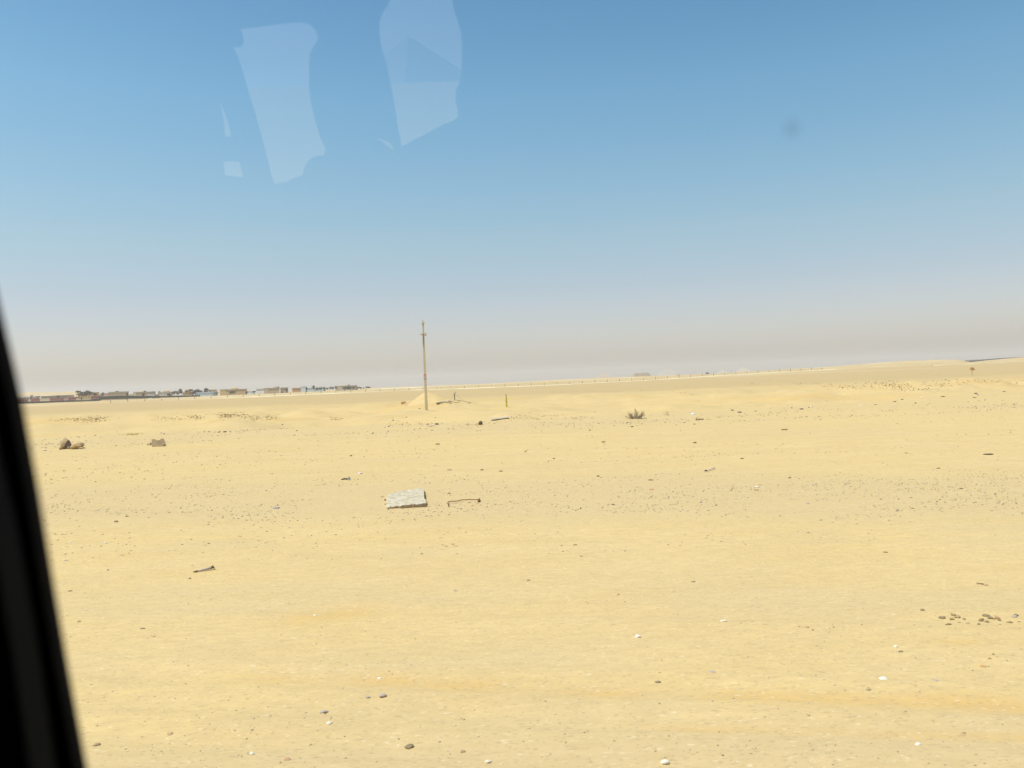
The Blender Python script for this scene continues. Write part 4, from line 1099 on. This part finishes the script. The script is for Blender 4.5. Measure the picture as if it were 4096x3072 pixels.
# dark distant palm belt at far right
hedge('tree_belt', 'dark distant belt of vegetation on the skyline at the right edge', [(3860, 1441, 1449), (3930, 1437, 1449), (4010, 1431, 1445), (4130, 1425, 1440)], 2600, 9)
bpy.data.objects['tree_belt']['category'] = 'tree belt'
# the big pyramid on the other side of the road, seen mirrored in the window glass
pyramid(0, 0, 0, 1000, 0, (.36, .30, .22), 'large dark pyramid behind the bus, mirrored in the window glass', 'great_pyramid', math.pi / 4, 0, loc=(-100, -1000, 0), Hm=49, half_m=54)

# ------------------------------------------------------------------ the minibus the photograph is taken from
def minibus():
    root = empty('minibus', (0, 0, 0)); tag(root, 'dark interior and window pillar of the minibus the photo is taken from', 'minibus')
    blk = mat('black_trim', (.006, .005, .006), (.009, .007, .008), scale=6, rough=.95)
    trim = mat('charcoal_trim', (.0075, .007, .0075), (.009, .009, .009), scale=9, rough=.9)
    TL = math.tan(R(10.15)); PY = .35
    pyz = lambda z: PY - (z - 2.2) * TL
    # glass
    gm = bpy.data.materials.new('window_glass'); gm.use_nodes = True
    t = gm.node_tree; t.nodes.clear(); L = t.links.new
    o_ = t.nodes.new('ShaderNodeOutputMaterial'); mx = t.nodes.new('ShaderNodeAddShader')
    tr = t.nodes.new('ShaderNodeBsdfTransparent'); gl = t.nodes.new('ShaderNodeBsdfGlossy')
    gl.inputs['Roughness'].default_value = 0.0
    fr = t.nodes.new('ShaderNodeFresnel'); fr.inputs['IOR'].default_value = 1.5
    mu = t.nodes.new('ShaderNodeMath'); mu.operation = 'MULTIPLY'; mu.inputs[1].default_value = 2.2     # both faces of the glass reflect
    L(fr.outputs[0], mu.inputs[0]); L(mu.outputs[0], gl.inputs['Color'])
    # a small greasy smudge on the glass
    ps = at(3172, 512, .35); ps = at(3172, 512, pyz(ps.z))
    tc = t.nodes.new('ShaderNodeTexCoord'); ds = t.nodes.new('ShaderNodeVectorMath'); ds.operation = 'DISTANCE'
    ds.inputs[1].default_value = ps; L(tc.outputs['Object'], ds.inputs[0])
    mr = t.nodes.new('ShaderNodeMapRange'); mr.interpolation_type = 'SMOOTHSTEP'
    mr.inputs[1].default_value = .0008; mr.inputs[2].default_value = .0055; mr.inputs[3].default_value = .84; mr.inputs[4].default_value = 1.0
    L(ds.outputs['Value'], mr.inputs[0]); L(mr.outputs[0], tr.inputs['Color'])
    L(tr.outputs[0], mx.inputs[0]); L(gl.outputs[0], mx.inputs[1]); L(mx.outputs[0], o_.inputs['Surface'])
    z0, z1 = 1.88, 2.62
    zg = at(2048, 800, pyz(2.27)).z      # pane cut short to the upper view; lower edge ends above the horizon line
    gx0, gx1 = -.62, .9
    gv = []
    for z in (zg, z1): gv += [(gx0, pyz(z), z), (gx1, pyz(z), z)]
    gp = mesh_obj('window_glass', [gv[0], gv[1], gv[3], gv[2]], [(0, 1, 2, 3)], gm)
    tag(gp, 'clear window pane across the top of the view with faint reflections of opposite windows', 'window glass')
    # window pillar: blurred dark edge at the left
    ed = [(-330, -300), (-230, 400), (-140, 900), (-70, 1150), (-28, 1320), (38, 1600), (108, 1980), (172, 2368), (230, 2700), (300, 3072), (390, 3500)]
    vs = []
    for px, py in ed:
        p = at(px, py, .33); z = p.z; y = pyz(z) - .012; sc_ = y / .33
        p = at(px, py, y)
        vs += [(p.x, y, p.z), (-.9, y, p.z), (p.x, y + .0, p.z), (p.x, y + .009, p.z), (-.9, y + .009, p.z)]
    fs = []
    for i in range(len(ed) - 1):
        a, b = i * 5, (i + 1) * 5
        fs += [(a, a + 1, b + 1, b), (a, b, b + 3, a + 3), (a + 3, b + 3, b + 4, a + 4)]
    mesh_obj('window_pillar', vs, fs, blk, root)
    q = [(-330, 900), (-120, 1750), (-30, 2150), (50, 2600), (120, 3072), (170, 3400)]
    vs = []; fs = []
    for px, py in q:
        p = at(px, py, .30); vs += [(p.x, .30, p.z), (-.9, .30, p.z), (-.9, .315, p.z), (p.x, .315, p.z)]
    for i in range(len(q) - 1):
        a, b = i * 4, (i + 1) * 4
        fs += [(a, a + 1, b + 1, b), (a, b, b + 3, a + 3)]
    mesh_obj('pillar_trim', vs, fs, trim, root)
    # shell
    X0, X1, YW = -2.6, 2.6, -1.5
    MB().box(X0, X1, YW - .1, pyz(2.64), 2.76, 2.82).build('roof', blk, root)
    MB().box(X0, X1, YW - .1, pyz(.6), .55, .62).build('floor', blk, root)
    sw = MB()
    def wallpiece(xa, xb, za, zb): 
        sw.add([(xa, pyz(za), za), (xb, pyz(za), za), (xb, pyz(zb), zb), (xa, pyz(zb), zb), (xa, pyz(za) + .05, za), (xb, pyz(za) + .05, za), (xb, pyz(zb) + .05, zb), (xa, pyz(zb) + .05, zb)],
               [(0, 1, 2, 3), (7, 6, 5, 4), (0, 4, 5, 1), (2, 6, 7, 3), (1, 5, 6, 2), (3, 7, 4, 0)])
    wallpiece(X0, X1, .62, 1.878); wallpiece(X0, X1, 2.622, 2.76); wallpiece(X0, -.9, 1.878, 2.622); wallpiece(1.3, X1, 1.878, 2.622)
    sw.build('side_wall', blk, root)
    MB().box(X0 - .08, X0, YW - .1, .6, .55, 2.82).build('end_wall', blk, root)
    MB().box(X1, X1 + .08, YW - .1, .6, .55, 2.82).build('end_wall', blk, root)
    # opposite wall, its openings cut to the outlines of the reflected window patches
    nrm = Vector((0, -math.cos(R(10.15)), -math.sin(R(10.15))))
    p0 = Vector((0, PY, 2.2))
    def mirror(px, py):
        d = ray(px, py); tt = (p0 - EYE).dot(nrm) / d.dot(nrm); h = EYE + d * tt
        r_ = d - 2 * d.dot(nrm) * nrm; s = (YW - h.y) / r_.y; h2 = h + r_ * s
        return (h2.x, h2.z)
    a1 = [(300,235),(500,210),(700,185),(820,178),(890,195),(935,240),(960,300),(950,350),(920,385),(895,440),(885,520),(885,600),(885,740),(900,850),(925,950),(960,1090),(990,1170),(1025,1240),(1010,1295),(930,1305),(880,1340),(845,1400),(835,1460),(740,1495),(690,1520),(590,1535),(570,1480),(520,1290),(440,990),(340,660),(290,490),(240,385),(300,385),(325,365),(330,330),(315,270)]
    a2 = [(330,-40),(600,-80),(840,-40),(850,40),(880,150),(920,270),(925,400),(920,600),(905,690),(875,740),(870,830),(890,920),(895,970),(860,1000),(740,1050),(600,1130),(500,1175),(415,1225),(385,1060),(340,780),(290,540),(240,370),(228,270),(228,170),(260,90),(300,30)]
    a3 = [(190,1155),(250,1160),(310,1186),(342,1228),(358,1250),(335,1252),(300,1217),(250,1178)]
    a4 = [(125,830),(150,880),(195,990),(235,1135),(175,1140),(160,1000)]
    a5 = [(160,1350),(300,1348),(320,1430),(330,1480),(175,1465),(165,1400)]
    holes = [[mirror(800 + x / 2.073, y / 2.073) for x, y in a] for a in (a1, a4, a5)] + [[mirror(1400 + x / 2.073, y / 2.073) for x, y in a] for a in (a2, a3)]
    cu_ = bpy.data.curves.new('far_wall', 'CURVE'); cu_.dimensions = '2D'; cu_.fill_mode = 'BOTH'; cu_.extrude = .004
    for poly in [[(X0, .62), (X1, .62), (X1, 2.76), (X0, 2.76)]] + holes:
        sp = cu_.splines.new('POLY'); sp.points.add(len(poly) - 1); sp.use_cyclic_u = True
        for i, (a, b) in enumerate(poly): sp.points[i].co = (a, b, 0, 1)
    tmp = bpy.data.objects.new('tmp', cu_); COL.objects.link(tmp)
    bpy.context.view_layer.update()
    me = bpy.data.meshes.new_from_object(tmp.evaluated_get(bpy.context.evaluated_depsgraph_get()))
    bpy.data.objects.remove(tmp)
    me.materials.clear(); me.materials.append(blk)
    me.transform(Matrix.Rotation(math.pi / 2, 4, 'X'))
    fw = bpy.data.objects.new('far_wall', me); COL.objects.link(fw); fw.parent = root; fw.location = (0, YW - .031, 0)
minibus()

# ------------------------------------------------------------------ haze
def haze():
    hb = MB().box(-9500, 9500, -9500, 9500, -8, 130).build('haze')
    m = bpy.data.materials.new('haze_air'); m.use_nodes = True
    t = m.node_tree; t.nodes.clear()
    o_ = t.nodes.new('ShaderNodeOutputMaterial'); v = t.nodes.new('ShaderNodeVolumePrincipled')
    v.inputs['Color'].default_value = (.96, .93, .93, 1)
    v.inputs['Density'].default_value = 1.3e-4
    v.inputs['Anisotropy'].default_value = .2
    t.links.new(v.outputs[0], o_.inputs['Volume'])
    hb.data.materials.append(m)
    tag(hb, 'thin dusty haze over the desert', 'haze', kind='stuff')
haze()
